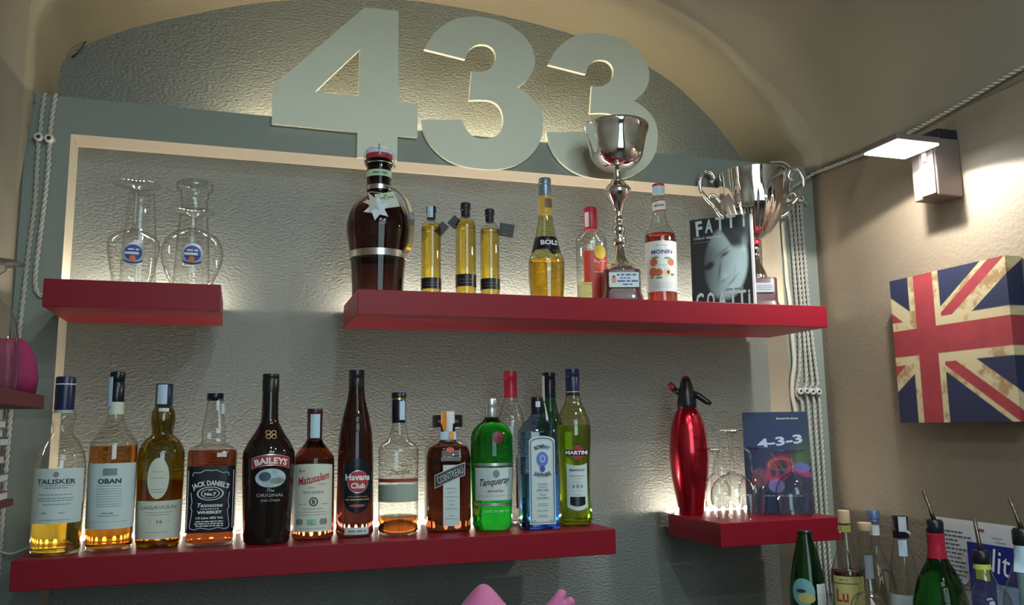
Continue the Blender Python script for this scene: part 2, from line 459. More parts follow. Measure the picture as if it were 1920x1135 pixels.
# lunette wall and niche wall, one plastered back wall in two depths
bm = bmesh.new()
def grid_quad(bm, x0, x1, z0, z1, y, nx=1, nz=1):
    vs = [[bm.verts.new((x0+(x1-x0)*i/nx, y, z0+(z1-z0)*j/nz)) for i in range(nx+1)] for j in range(nz+1)]
    for j in range(nz):
        for i in range(nx): bm.faces.new((vs[j][i], vs[j][i+1], vs[j+1][i+1], vs[j+1][i]))
grid_quad(bm, -0.55, 1.45, 2.15, 2.75, LY)
grid_quad(bm, NX0-0.02, NX1+0.02, 0.0, NZT+0.02, ND)
struct(from_bm('wall_back', bm, M_plas))
# cladding with the niche opening: front face, ledge on top, niche reveals in tan
bm = bmesh.new()
def q(bm, *ps): bm.faces.new([bm.verts.new(p) for p in ps])
for x0, x1, z0, z1 in ((XL, NX0, 0, PZT), (NX1, XR, 0, PZT), (NX0, NX1, NZT, PZT)): grid_quad(bm, x0, x1, z0, z1, 0.0)
q(bm, (XL, 0, PZT), (XR, 0, PZT), (XR, LY+0.01, PZT), (XL, LY+0.01, PZT))
struct(from_bm('trim_1', bm, M_board))
bm = bmesh.new()
q(bm, (NX0, 0, 0), (NX0, ND, 0), (NX0, ND, NZT), (NX0, 0, NZT))
q(bm, (NX1, 0, 0), (NX1, 0, NZT), (NX1, ND, NZT), (NX1, ND, 0))
q(bm, (NX0, 0, NZT), (NX0, ND, NZT), (NX1, ND, NZT), (NX1, 0, NZT))
struct(from_bm('trim_2', bm, M_tan))
# vault: recess soffit, rounded arris, then the wider barrel of the room
rows = [(LY+0.01, 0.0), (0.10, 0.0), (0.0, 0.0), (-0.012, 0.002), (-0.03, 0.009), (-0.05, 0.022), (-0.075, 0.036), (-0.12, 0.050), (-0.25, 0.068), (-0.6, 0.10), (-1.5, 0.16), (YF, 0.2)]
vs, fs = [], []; n = len(arcS)
for y, off in rows:
    for i, (x, z) in enumerate(arcS):
        a, b = arcS[max(0, i-1)], arcS[min(n-1, i+1)]
        tx, tz = b[0]-a[0], b[1]-a[1]; L = math.hypot(tx, tz); nx_, nz_ = -tz/L, tx/L
        if nx_*(x-0.45) < 0 and nz_ < 0: nx_, nz_ = -nx_, -nz_
        if off > 0:
            s = max(0.0, min(1.0, (z-2.18)/0.25)); X = x+nx_*off*s; Z = z+nz_*off*s
            X = max(XL+0.001, min(XR-0.001, X + (0.008 if x > .45 else -.008)*min(1, off/0.05)))
            if y < -0.02: X = X*s+(XL+0.001 if x < .45 else XR-0.001)*(1-s)
        else: X, Z = x, z
        if y < 0.05 and (x > .45 or y > -0.02): Z = max(Z, 2.2)
        vs.append((X, y, Z))
for j in range(len(rows)-1):
    for i in range(n-1):
        a = j*n+i; fs.append((a, a+1, a+n+1, a+n))
k_ = 5*(n-1)
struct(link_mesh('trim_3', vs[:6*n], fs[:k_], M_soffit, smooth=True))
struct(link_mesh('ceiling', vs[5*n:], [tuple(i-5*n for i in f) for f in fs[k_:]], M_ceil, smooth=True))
def wallq(name, ps, m):
    return struct(link_mesh(name, ps, [(0, 1, 2, 3)], m))
wallq('wall_left', [(XL, YF, 0), (XL, 0.0, 0), (XL, 0.0, 2.6), (XL, YF, 2.6)], M_ceil)
wallq('wall_right', [(XR, 0.0, 0), (XR, YF, 0), (XR, YF, 2.6), (XR, 0.0, 2.6)], M_wallR)
wallq('wall_front', [(XR, YF, 0), (XL, YF, 0), (XL, YF, 2.95), (XR, YF, 2.95)], M_dark)
wallq('floor', [(XL, YF, 0), (XR, YF, 0), (XR, 0.1, 0), (XL, 0.1, 0)], M_floor)

# ------------------------------------------------------------------ shelves and their light strips
def shelf(x0, ln, zt, label):
    o = box('wall_shelf', x0, x0+ln, -0.2343, 0.0, zt-0.05, zt, M_red, None, 0.0012)
    tag(o, label, 'shelf'); return o
SH = dict(L=(-0.4016, 0.2945, 1.798), R=(0.1453, 1.0892, ZT), B=(-0.4209, 1.100, ZB), S=(0.9246, 0.3164, ZB))
shelf(*SH['L'], 'short red floating shelf holding two snifters, upper left of the niche')
shelf(*SH['R'], 'long red floating shelf carrying the trophies and oil bottles, upper right')
shelf(*SH['B'], 'long red floating shelf at the bottom carrying the row of liquor bottles')
shelf(*SH['S'], 'short red floating shelf at lower right carrying the siphon and wine glasses')
led_me = None
def led_strip(x0, x1, y, z, label, m, step=0.0205, ch_w=0.05):
    global led_me
    t = thing('led_strip', label, 'light strip', (x0, y, z), 0, 'led strips on the shelf backs' if m is M_led else None)
    L = x1-x0
    bmx = bmesh.new(); box_bm(bmx, 0, L, -ch_w/2, ch_w/2, -0.006, 0.0)
    from_bm('channel', bmx, M_ceram, t)
    vs, fs = lathe_vf([(0.0042, 0.0), (0.0042, 0.003), (0.0030, 0.0055), (0.001, 0.0065)], 8)
    me = bpy.data.meshes.new('led'); me.from_pydata(vs, [], fs); me.materials.append(m); me.shade_smooth()
    k = int(L/step)
    for i in range(k):
        o = bpy.data.objects.new('led', me); COL.objects.link(o); o.parent = t; o.location = ((i+0.5)*L/k, 0, 0)
    return t
led_strip(-0.395, -0.112, 0.030, 1.798, 'strip of warm leds along the back of the short upper left shelf', M_led)
led_strip(0.152, 1.225, 0.030, ZT, 'strip of warm leds along the back of the trophy shelf', M_led)
led_strip(-0.412, 0.640, 0.030, ZB, 'strip of warm leds behind the row of liquor bottles', M_led)
led_strip(0.932, 1.235, 0.030, ZB, 'strip of warm leds behind the siphon and wine glasses', M_led)
led_strip(-0.085, 0.955, 0.135, PZT+0.006, 'strip of warm leds on the ledge hidden behind the big digits', M_led2, 0.0215, 0.02)

# ------------------------------------------------------------------ big digits
DY = -0.0125
def arc_smooth(pts, sub=3): return pts
four = [(0.181,2.503),(0.26,2.505),(0.261,2.281),(0.3065,2.281),(0.3065,2.198),(0.26,2.198),(0.259,2.139),(0.168,2.139),(0.168,2.198),(-0.02,2.199),(-0.02,2.288)]
hole4 = [(0.171,2.398),(0.072,2.284),(0.169,2.283)]
three = [(.322,2.418),(.329,2.433),(.336,2.445),(.345,2.460),(.356,2.473),(.370,2.486),(.385,2.497),(.404,2.508),(.426,2.514),(.447,2.5185),(.468,2.5195),(.490,2.519),(.511,2.516),(.531,2.5105),(.549,2.501),(.566,2.491),(.579,2.478),(.589,2.463),(.596,2.447),(.5995,2.435),(.600,2.421),(.598,2.408),(.593,2.395),(.586,2.381),(.577,2.369),(.565,2.358),(.552,2.349),(.566,2.344),(.578,2.337),(.590,2.328),(.601,2.317),(.609,2.305),(.614,2.293),(.617,2.279),(.618,2.264),(.617,2.249),(.614,2.234),(.610,2.219),(.603,2.204),(.592,2.188),(.579,2.174),(.565,2.163),(.549,2.153),(.532,2.146),(.515,2.141),(.498,2.138),(.482,2.136),(.461,2.1355),(.441,2.136),(.420,2.138),(.400,2.142),(.381,2.149),(.364,2.159),(.349,2.171),(.336,2.185),(.327,2.199),(.320,2.214),(.316,2.228),(.314,2.242),(.413,2.253),(.415,2.245),(.419,2.237),(.424,2.228),(.431,2.221),(.438,2.215),(.446,2.212),(.456,2.2105),(.466,2.2105),(.477,2.212),(.487,2.215),(.496,2.220),(.503,2.226),(.509,2.234),(.513,2.243),(.5155,2.254),(.516,2.265),(.515,2.275),(.512,2.285),(.507,2.294),(.500,2.301),(.490,2.306),(.479,2.308),(.458,2.307),(.431,2.303),(.438,2.376),(.450,2.376),(.460,2.378),(.471,2.381),(.480,2.387),(.489,2.395),(.495,2.404),(.498,2.413),(.499,2.422),(.498,2.430),(.494,2.438),(.488,2.444),(.480,2.448),(.470,2.449),(.459,2.448),(.450,2.445),(.442,2.440),(.434,2.432),(.428,2.423),(.422,2.405)]
def digit(name, outline, holes, label, dx=0.0):
    cx = sum(p[0] for p in outline)/len(outline); zb = min(p[1] for p in outline)
    o = prism(name, [(x-cx, z-zb) for x, z in outline], 0.010, M_ply, None, [[(x-cx, z-zb) for x, z in h] for h in holes])
    o.location = (cx+dx, DY, zb); tag(o, label, 'digit', 'big digits over the niche'); return o
digit('wall_digit', four, [hole4], 'large pale plywood figure 4 above the niche')
d3 = digit('wall_digit', three, [], 'large pale plywood figure 3 right beside the 4')
d3b = d3.copy(); COL.objects.link(d3b); d3b.location.x += 0.3125
d3b['label'] = 'large pale plywood figure 3 at right, partly behind the silver cup'

# ------------------------------------------------------------------ bottles
def mm(rows): return [(r/1000, z/1000) for r, z in rows]
def bottle(label, x, y, z, prof, glass, off=0.0, k=2.0, asp=1.0, liq=None, cap=None, group=None, name='bottle', seg=40, sub=4, cat='bottle', face=True):
    """prof: (r,z) mm from base up to under the cap, liq: (material, level mm), cap: list of (rows mm, material, part name)"""
    t = thing(name, label, cat, (x, y, z), face_cam(x, y, off) if face else math.radians(off), group)
    P = smooth_prof(mm(prof), sub); r0 = P[0][0]
    body = [(r0*0.6, 0.0015), (r0*0.90, 0.0), (r0*0.975, 0.0018), (r0, 0.006)]+[p for p in P if p[1] > 0.007]
    lathe('body', body, glass, t, seg, k, asp)
    sf = Round(body, k, asp)
    if liq:
        lm, lev = liq; lev /= 1000
        lp = [(r0*0.55, 0.0056), (r0*0.86, 0.0050), (r0-0.0034, 0.0056), (r0-0.0022, 0.0068), (r0-0.0016, 0.0086), (r0-0.0016, 0.0092), (r0-0.0016, 0.0115)]
        for rr, zz in P:
            if 0.012 < zz < lev: lp.append((rr-0.0016, zz))
        rl = sf.r(lev)-0.0016; lp.append((rl, lev-0.0004)); lp.append((rl*0.97, lev))
        lathe('liquid', lp, lm, t, seg, k, asp)
    for c in (cap or []):
        rows, m_, pn = c[:3]
        lathe(pn, mm(rows), m_, t, 28, c[3] if len(c) > 3 else 2.0)
    return t, sf
def strip_over(t, r, z0, z1, m, s0=-0.009, s1=0.009, name='tax_strip', tail=None):
    sf = Round([(r, z0), (r, z1)])
    return patch(name, sf, s0, s1, z1, z0, m, t, 0.0009, 8, 3)

# --- bottom shelf
Zb = ZB
t, sf = bottle('clear whisky bottle with navy cap and wide blue-grey label, leftmost of the bottom row', -0.369, -0.161, Zb,
    [(40.5,0),(40.5,30),(41,55),(42,110),(41.8,149),(38.5,172),(31,190),(20,205),(16,214),(18,226),(21.5,237),(19,246),(14,254),(13.5,262)], M_glassb, -8, liq=(L_whisky, 88),
    cap=[([(14.8,250),(16.6,252),(16.6,308),(15.5,311),(0.5,311)], M_navy, 'cap'), ([(15.6,246),(15.8,246),(15.8,255),(15.6,255)], M_blueish, 'neck_label')])
cb = patch('ring', Round([(0.0167, 0.25), (0.0167, 0.32)]), -0.026, 0.026, 0.2985, 0.2965, M_inkw, t, 0.0003, 20, 1)
lb = patch('label', sf, -0.052, 0.052, 0.149, 0.0547, M_blueish, t)
letters(sf, [('TALISKER', 0, 0.1265, 0.066, 0.0085, 0.02)], M_ink, lb)
disc_patch('emblem', sf, 0, 0.1385, 0.0048, 0.0048, M_inkg, lb)
bars(sf, [(0, 0.1195, 0.062, 0.0012), (0, 0.1155, 0.04, 0.0016), (0, 0.104, 0.056, 0.0013), (0, 0.098, 0.062, 0.0013), (0, 0.094, 0.060, 0.0013), (0.004, 0.0875, 0.045, 0.0013), (-0.016, 0.073, 0.010, 0.0018), (0.012, 0.073, 0.010, 0.0014), (0, 0.061, 0.05, 0.0011)], M_inkg, lb)

t, sf = bottle('clear whisky bottle filled amber to the shoulder, grey label, second from left', -0.286, -0.139, Zb,
    [(40,0),(40.2,40),(41,110),(41.4,155),(41,185),(38.5,195),(30,207),(19,222),(14.5,236),(13.6,248),(12.6,270)], M_glassb, -6, liq=(L_amber, 186),
    cap=[([(12.9,266),(13.3,268),(13.3,300),(12.6,301),(12.6,303),(13.3,304),(13.3,320),(12.4,322),(0.5,322)], M_navylab, 'cap')])
patch('neck_label', sf, -0.022, 0.022, 0.266, 0.243, M_cream, t)
patch('tax_strip', Round([(0.0142, 0.25), (0.0142, 0.32)]), -0.022, -0.006, 0.312, 0.257, M_strip, t, 0.002, 6, 3)
lb = patch('label', sf, -0.054, 0.054, 0.155, 0.0394, M_blueish, t)
letters(sf, [('OBAN', 0, 0.1235, 0.040, 0.0090, 0.035)], M_ink, lb)
patch('castle_print', sf, -0.012, 0.012, 0.146, 0.1335, M_inkg, lb, 0.0008, 6, 2)
bars(sf, [(0, z_, 0.044, 0.0009) for z_ in (0.115, 0.110, 0.1055, 0.101, 0.0965, 0.092, 0.0875, 0.083, 0.079)]+[(0, 0.067, 0.022, 0.002), (0, 0.0625, 0.034, 0.0014), (0, 0.052, 0.07, 0.0006)], M_inkg, lb)

t, sf = bottle('olive green whisky bottle with oval label above a cream label showing 16', -0.205, -0.119, Zb,
    [(39.5,0),(40,15),(41,84),(41.8,130),(42,160),(40.5,176),(32,193),(21,203),(19,208),(21,222),(22,232),(21,245),(17,256),(14.5,262),(14.2,280)], M_glassolive, -3, liq=(L_amber, 120),
    cap=[([(15.4,259),(15.6,261),(15.4,299),(14.6,301),(0.5,301)], M_navy, 'cap')])
strip_over(t, 0.0160, 0.262, 0.299, M_strip, -0.013, 0.006)
patch('seal_label', Round([(0.0205, 0.23), (0.0185, 0.256)]), -0.008, 0.011, 0.2545, 0.234, M_stripw, t, 0.001, 6, 2)
ov = disc_patch('oval_label', sf, -0.002, 0.125, 0.0195, 0.0375, M_cream, t, 0.0007, 28)
bars(sf, [(-0.002, 0.137, 0.02, 0.001), (-0.002, 0.126, 0.024, 0.001), (-0.002, 0.105, 0.026, 0.001), (-0.002, 0.1, 0.022, 0.001)], M_inkg, ov, 0.0011)
lb = patch('label', sf, -0.056, 0.056, 0.084, 0.0152, M_cream, t)
letters(sf, [('LAGAVULIN', 0.002, 0.0725, 0.066, 0.0066, 0.02), ('16', 0.004, 0.047, 0.010, 0.0075, 0.03)], M_inkg, lb)
bars(sf, [(0.002, 0.0635, 0.05, 0.0009), (0.002, 0.059, 0.036, 0.0009), (-0.012, 0.047, 0.006, 0.0008), (0.020, 0.047, 0.006, 0.0008), (0, 0.028, 0.04, 0.0008)], M_inkg, lb)

t, sf = bottle('square clear whiskey bottle with ornate black and white label', -0.112, -0.131, Zb,
    [(42.5,0),(43.5,24),(44.2,100),(44.6,146),(44.4,172),(36.5,180),(23,187),(21.3,196),(22,208),(19.5,226),(16,248),(14,268),(13.8,272)], M_glassb, -3, k=5.0, liq=(L_deep, 175),
    cap=[([(14.6,268),(15.4,269),(15.4,280),(14.6,282.5),(0.5,282.5)], M_navylab, 'cap')])
patch('torn_strip', Round([(0.0205, 0.235), (0.0165, 0.27)]), 0.014, 0.023, 0.262, 0.243, M_stripw, t, 0.001, 4, 2)
lb = patch('label', sf, -0.0425, 0.0425, 0.1455, 0.0245, M_navylab, t, 0.0006, 30)
letters(sf, [("JACK DANIEL'S", 0, 0.1135, 0.066, 0.0125, 0.03, 0, 0.075), ('OLD', 0, 0.1015, 0.008, 0.003, 0.02), ('No.7', 0, 0.0945, 0.021, 0.006, 0.04), ('Tennessee', 0, 0.0745, 0.044, 0.0075, 0.015, 0.25), ('WHISKEY', 0, 0.0615, 0.044, 0.0056, 0.04), ('1.0 Litre 40% Vol.', 0, 0.0515, 0.048, 0.0042, 0.03)], M_inkw, lb)
disc_patch('medallion_ring', sf, 0, 0.0955, 0.0235, 0.0125, M_inkw, lb, 0.001, 28, 0.90)
disc_patch('medallion_ring', sf, 0, 0.0955, 0.0165, 0.0085, M_inkw, lb, 0.001, 28, 0.90)
bars(sf, [(0, 0.0675, 0.032, 0.0014), (0, 0.0450, 0.048, 0.0018), (0, 0.0410, 0.052, 0.0018), (0, 0.0370, 0.048, 0.0018)], M_inkw, lb)
vs, fs = [], []
for sgn in (-1, 1):
    for pth in ([(sgn*0.034, 0.098), (sgn*0.0315, 0.080), (sgn*0.0335, 0.072), (sgn*0.031, 0.064), (sgn*0.0335, 0.045), (sgn*0.034, 0.034), (sgn*0.026, 0.031), (sgn*0.016, 0.0335), (0, 0.0305)], [(sgn*0.032, 0.128), (sgn*0.030, 0.134), (sgn*0.020, 0.1335), (sgn*0.010, 0.138), (0, 0.1375)], [(sgn*0.0398, 0.138), (sgn*0.0398, 0.032)]):
        pp = [Vector(sf.at(a, b, 0.0011)) for a, b in spline(pth, 5)]
        v, f = tube_vf(pp, 0.0006, 4); o = len(vs); vs += v; fs += [tuple(i+o for i in q_) for q_ in f]
link_mesh('scroll_border', vs, fs, M_inkw, lb)

t, sf = bottle('wide near-black cream liqueur bottle with curved red banner and landscape picture', -0.010, -0.157, Zb,
    [(42.5,0),(43.2,6),(44.8,50),(46.2,80),(48.2,130),(48.6,150),(47.5,170),(39,189),(27.5,206),(17.5,226),(15.8,240),(15.4,262),(15.2,287)], G_blackbr, 6,
    cap=[([(15.8,284),(16.0,286),(16.0,308),(15.4,309),(15.4,311),(16.0,312),(15.8,317),(14.8,319),(0.5,319)], M_black, 'cap')])
ba = lambda s: 0.1535-s*s*5.0
lb = patch('banner', sf, -0.0385, 0.0385, lambda s: ba(s)+0.0125, lambda s: ba(s)-0.0085, M_silver, t, 0.0006, 24, 3)
patch('banner_field', sf, -0.0365, 0.0365, lambda s: ba(s)+0.0110, lambda s: ba(s)-0.0070, M_inkr, lb, 0.0010, 24, 3)
letters(sf, [('BAILEYS', 0, 0.1545, 0.064, 0.0120, 0.035, 0, 0.100)], M_inkw, lb, 0.0016)
pic = disc_patch('picture', sf, 0.000, 0.122, 0.0295, 0.0175, mat('landscape_print', (0.42, 0.52, 0.62), 0.4, vary=0.5, vscale=90), t, 0.0007, 28)
disc_patch('tree_print', sf, -0.011, 0.125, 0.011, 0.0085, mat('tree_print_ink', (0.05, 0.10, 0.12), 0.5, vary=0.5, vscale=300), pic, 0.0012)
disc_patch('hill_print', sf, 0.012, 0.117, 0.015, 0.0055, mat('hill_print_ink', (0.20, 0.28, 0.20), 0.5, vary=0.4, vscale=200), pic, 0.0012)
letters(sf, [('The', 0, 0.0995, 0.014, 0.0060, 0.0, 0.4), ('ORIGINAL', 0, 0.0905, 0.052, 0.0058, 0.0), ('Irish Cream', 0, 0.0815, 0.036, 0.0050, 0.0, 0.4)], mat('grey_print', (0.42, 0.46, 0.48), 0.5), t)
vs, fs = [], []
for cx_, sg in ((-0.0052, -1), (0.0052, 1)):
    for cz_ in (0.1985, 0.2060):
        pp = [sf.at(cx_+0.0045*math.cos(a_*PI/8), cz_+0.0036*math.sin(a_*PI/8), 0.0012) for a_ in range(16)]
        v, f = tube_vf(pp, 0.0010, 4, True); o = len(vs); vs += v; fs += [tuple(i+o for i in q_) for q_ in f]
link_mesh('monogram', vs, fs, M_inkgold, t)

t, sf = bottle('brown rum bottle with maroon top and grey label with slanted red script', 0.078, -0.124, Zb,
    [(40.5,0),(41,16),(40.6,80),(39.8,144),(38.5,157),(29,171),(19.5,182.5),(14.6,193),(14.2,205)], G_brown, -3,
    cap=[([(14.6,190),(14.9,192),(15.3,242),(15.5,243),(15.5,250),(14.8,252),(0.5,252)], M_maroon, 'cap')])
strip_over(t, 0.0152, 0.194, 0.241, M_strip, -0.008, 0.012)
lb = patch('label', sf, -0.046, 0.046, lambda s: 0.1445-s*s*1.2, lambda s: 0.0158, M_cream, t)
letters(sf, [('Matusalem', 0.002, 0.1165, 0.068, 0.0155, 0.02, 0.45, 0, 0.20), ('Ron', -0.022, 0.1315, 0.014, 0.006, 0.02, 0.3)], M_inkr, lb)
letters(sf, [('GRAN RESERVA', 0.002, 0.0905, 0.042, 0.0050, 0.01), ('CLASICO', 0.020, 0.1060, 0.016, 0.003, 0.02)], M_inkg, lb)
disc_patch('crest_ring', sf, 0.003, 0.0725, 0.0085, 0.0085, M_ink, lb, 0.001, 24, 0.72)
letters(sf, [('B', 0.003, 0.0725, 0.006, 0.008, 0.04)], M_ink, lb)
for cx_ in (-0.029, -0.022, 0.020, 0.027): disc_patch('medal_print', sf, cx_, 0.0345, 0.0048, 0.0062, M_inkg, lb, 0.0010)
patch('hologram', sf, -0.0085, 0.0095, 0.0395, 0.0285, mat('hologram_foil', (0.40, 0.72, 0.60), 0.2, metal=0.6, vary=0.4, vscale=300), lb, 0.0010, 4, 2)
bars(sf, [(0, 0.099, 0.012, 0.0014), (-0.02, 0.068, 0.016, 0.0012), (0.026, 0.068, 0.014, 0.0012), (0.002, 0.059, 0.04, 0.0012), (0, 0.053, 0.06, 0.0009), (0, 0.048, 0.06, 0.0009), (0, 0.022, 0.05, 0.0009)], M_inkg, lb)

t, sf = bottle('tall dark brown rum bottle with black oval label and red disc', 0.160, -0.124, Zb,
    [(36,0),(37,5),(37.2,19),(36.8,65),(36,110),(35.6,155),(33,200),(28.6,224),(27.6,232),(24.8,243),(18.2,272),(15.6,297),(15.3,310)], G_dkbrown, 6,
    cap=[([(15.6,294),(15.9,296),(15.9,312),(15.3,313),(15.3,314),(15.9,315),(15.9,328),(15.0,330),(0.5,330)], M_black, 'cap')])
tube('embossed_ring', [sf.at(0.009*math.cos(i*PI/10), 0.232+0.009*math.sin(i*PI/10), 0.0003) for i in range(20)], 0.0012, G_dkbrown, t, 6, True)
lab_t = lambda s: 0.100+math.sqrt(max(0, 1-(s/0.0345)**2))*0.054
lab_b = lambda s: 0.100-math.sqrt(max(0, 1-(s/0.0345)**2))*0.054
lb = patch('label', sf, -0.0344, 0.0344, lab_t, lab_b, M_navylab, t, 0.0006, 26, 8)
disc_patch('red_disc', sf, 0.002, 0.1075, 0.0205, 0.0205, M_inkr, lb, 0.0010)
disc_patch('disc_ring', sf, 0.002, 0.1075, 0.0222, 0.0222, M_silver, lb, 0.0009, 28, 0.93)
letters(sf, [('Havana', 0.002, 0.1165, 0.052, 0.0125, 0.03), ('Club', 0.002, 0.1000, 0.029, 0.0110, 0.03)], M_inkw, lb, 0.0016)
disc_patch('red_swoosh', sf, 0.001, 0.0615, 0.016, 0.0028, mat('dull_red_print', (0.34, 0.10, 0.12), 0.5), lb, 0.0010)
bars(sf, [(0.002, 0.073, 0.05, 0.0022), (0.002, 0.0785, 0.04, 0.0010)], M_inkgold, lb)
lb = patch('bottom_label', sf, -0.0235, 0.0265, 0.0195, 0.0052, M_blueish, t)
bars(sf, [(0.0015, 0.0125, 0.036, 0.0036)], M_inkg, lb)

t, sf = bottle('nearly empty clear rum bottle with dark collar and grey-green band label', 0.246, -0.132, Zb,
    [(40.5,0),(40.6,16),(40.2,65),(40.2,110),(41,160),(40.6,170),(36,178),(21.5,190),(16.8,205),(13.4,221),(13.2,250)], M_glassb, 0, liq=(L_rum, 36),
    cap=[([(13.8,222),(14.2,224),(14.4,268),(13.8,269)], M_navylab, 'collar'), ([(14.6,269),(14.8,269),(14.8,272.5),(14.6,272.5)], M_gold, 'gold_ring'), ([(13.9,272),(15,272.6),(15,283),(14.2,284),(0.5,284)], M_black, 'stopper')])
lathe('glass_punt', mm([(34,6.5),(30,17),(20,25),(8,29),(0.5,29.6)]), liquid('thick_glass', (0.9, 0.75, 0.6), 1.5), t, 32)
strip_over(t, 0.0146, 0.228, 0.266, M_strip, 0.002, 0.015)
patch('red_band', sf, -0.058, 0.058, 0.1115, 0.1045, mat('dull_red_band', (0.28, 0.05, 0.045), 0.5), t)
patch('label', sf, -0.058, 0.058, lambda s: 0.1005-abs(s)*0.03, 0.0655, mat('grey_green_label', (0.33, 0.40, 0.34), 0.5), t)
letters(sf, [('Zacapa', 0.002, 0.1235, 0.044, 0.0130, 0.0, 0.45, 0, 0.06), ('Ron', 0.012, 0.1375, 0.014, 0.0070, 0.0, 0.4)], M_ink, t)

t, sf = bottle('square brown liqueur bottle with slanted black banner over a white strip label', 0.354, -0.1135, Zb,
    [(46,0),(46.6,12),(46.8,60),(46.6,144),(45.4,154),(39.5,171),(19.5,180),(16.6,190),(15.2,205),(14.2,220)], G_amberg, 4, k=4.2, asp=0.78,
    cap=[([(14.2,203),(14.6,205),(14.4,243),(13.8,245),(0.5,245)], M_stripw, 'cap')])
patch('neck_label', sf, -0.022, 0.022, 0.203, 0.186, M_strip, t, 0.0008, 12, 2)
patch('orange_strip', Round([(0.0148, 0.2), (0.0148, 0.25)]), -0.0165, -0.004, 0.244, 0.206, mat('orange_paper', (0.85, 0.28, 0.03), 0.5), t, 0.0008, 5, 2)
patch('orange_seal', Round([(0.0170, 0.186), (0.0156, 0.205)]), 0.002, 0.013, 0.203, 0.188, mat('orange_seal_paper', (0.80, 0.30, 0.05), 0.5), t, 0.002, 5, 2)
disc_patch('red_seal', sf, 0.002, 0.1655, 0.0085, 0.0055, mat('red_wax', (0.45, 0.05, 0.02), 0.4), t, 0.0012)
lb = patch('label', sf, -0.0125, 0.0215, 0.135, 0.0125, M_blueish, t, 0.0007, 8, 4)
bars(sf, [(0.0045, z_, w_, 0.0010) for z_, w_ in ((0.088, 0.022), (0.080, 0.014), (0.071, 0.024), (0.063, 0.015), (0.055, 0.010), (0.047, 0.024), (0.033, 0.012), (0.027, 0.026))], M_inkg, lb, 0.0012)
bt = lambda s: 0.1145+s*0.42-(s*s)*1.2
bn = patch('banner', sf, -0.030, 0.033, lambda s: bt(s)+0.0135, lambda s: bt(s)-0.0135, mat('pink_white_border', (0.62, 0.42, 0.42), 0.5), t, 0.0012, 18, 3)
patch('banner_field', sf, -0.0285, 0.0315, lambda s: bt(s)+0.0115, lambda s: bt(s)-0.0115, M_ink, bn, 0.0016, 18, 3)
letters(sf, [('COINTREAU', 0.002, 0.1145, 0.058, 0.0150, 0.02, 0.1, 0, 0.40)], mat('banner_letter_grey', (0.34, 0.42, 0.40), 0.5), bn, 0.0024)

t, sf = bottle('clear flask with wide black stopper, hidden behind the square brown bottle', 0.372, -0.034, Zb,
    [(50,0),(50,100),(49.5,160),(46,170),(34,180),(20,190),(15,203),(14.5,212)], M_glassb, 0, asp=0.55,
    cap=[([(32,210.5),(33.5,212),(33.5,236.5),(32,238.5),(0.5,238.5)], M_black, 'stopper')])
letters(Round([(0.0335, 0.2), (0.0335, 0.25)]), [('OOO', -0.016, 0.2245, 0.011, 0.006, 0.02), ('OOO', 0.022, 0.2245, 0.011, 0.006, 0.02)], M_inkgold, t)

t, sf = bottle('green gin bottle with silver cap, two silver bands and pale script label', 0.445, -0.131, Zb,
    [(39,0),(41.5,11),(42.4,62),(44.6,120),(45,137),(44.9,160),(44.4,190),(41,201),(32.6,213.5),(19.4,224),(14.4,231),(13.8,238)], G_green, 10,
    cap=[([(13.6,229),(14.2,231),(13.9,250),(13.0,251),(13.0,254),(13.4,255),(12.8,268),(12,271),(0.5,271)], M_silver, 'cap')])
patch('silver_band', sf, -0.056, 0.056, 0.1375, 0.1315, M_silver, t, 0.0005, 24, 1)
patch('silver_band', sf, -0.053, 0.053, 0.0565, 0.0510, M_silver, t, 0.0005, 24, 1)
lb = patch('label', sf, -0.0475, 0.0475, 0.1280, 0.0617, M_blueish, t)
letters(sf, [('Tanqueray', 0.000, 0.0985, 0.070, 0.0190, 0.015, 0.45, 0, 0.10)], M_ink, lb)
letters(sf, [('IMPORTED', 0.000, 0.0805, 0.034, 0.0042, 0.02)], M_inkr, lb)
disc_patch('crest', sf, 0.001, 0.1155, 0.0072, 0.0080, M_inkg, lb)
bars(sf, [(0, 0.071, 0.07, 0.0007)], M_inkg, lb)
letters(sf, [('LONDON DRY GIN', 0.004, 0.0400, 0.058, 0.0050, 0.02)], mat('pale_green_print', (0.30, 0.62, 0.36), 0.5), t)
disc_patch('red_wax_seal', sf, 0.006, 0.1900, 0.0115, 0.0125, mat('dark_red_wax', (0.16, 0.008, 0.02), 0.4), t, 0.0016)

t, sf = bottle('clear bottle with pink-red capsule standing behind the green gin bottle', 0.514, -0.050, Zb,
    [(31,0),(31.4,60),(31.4,210),(30,226),(25,246),(17.5,264),(14.6,278),(14.2,290)], M_glassb, 0, liq=(liquid('clear_spirit', (0.96, 0.96, 0.96)), 120),
    cap=[([(14.6,276),(14.9,278),(14.9,315),(14.2,316),(15.3,318),(15.3,330),(14.6,335),(0.5,335)], M_redcap, 'capsule')])
patch('label_edge', sf, 0.010, 0.042, 0.145, 0.035, mat('red_white_label', (0.60, 0.36, 0.36), 0.5, vary=0.5, vscale=160), t)

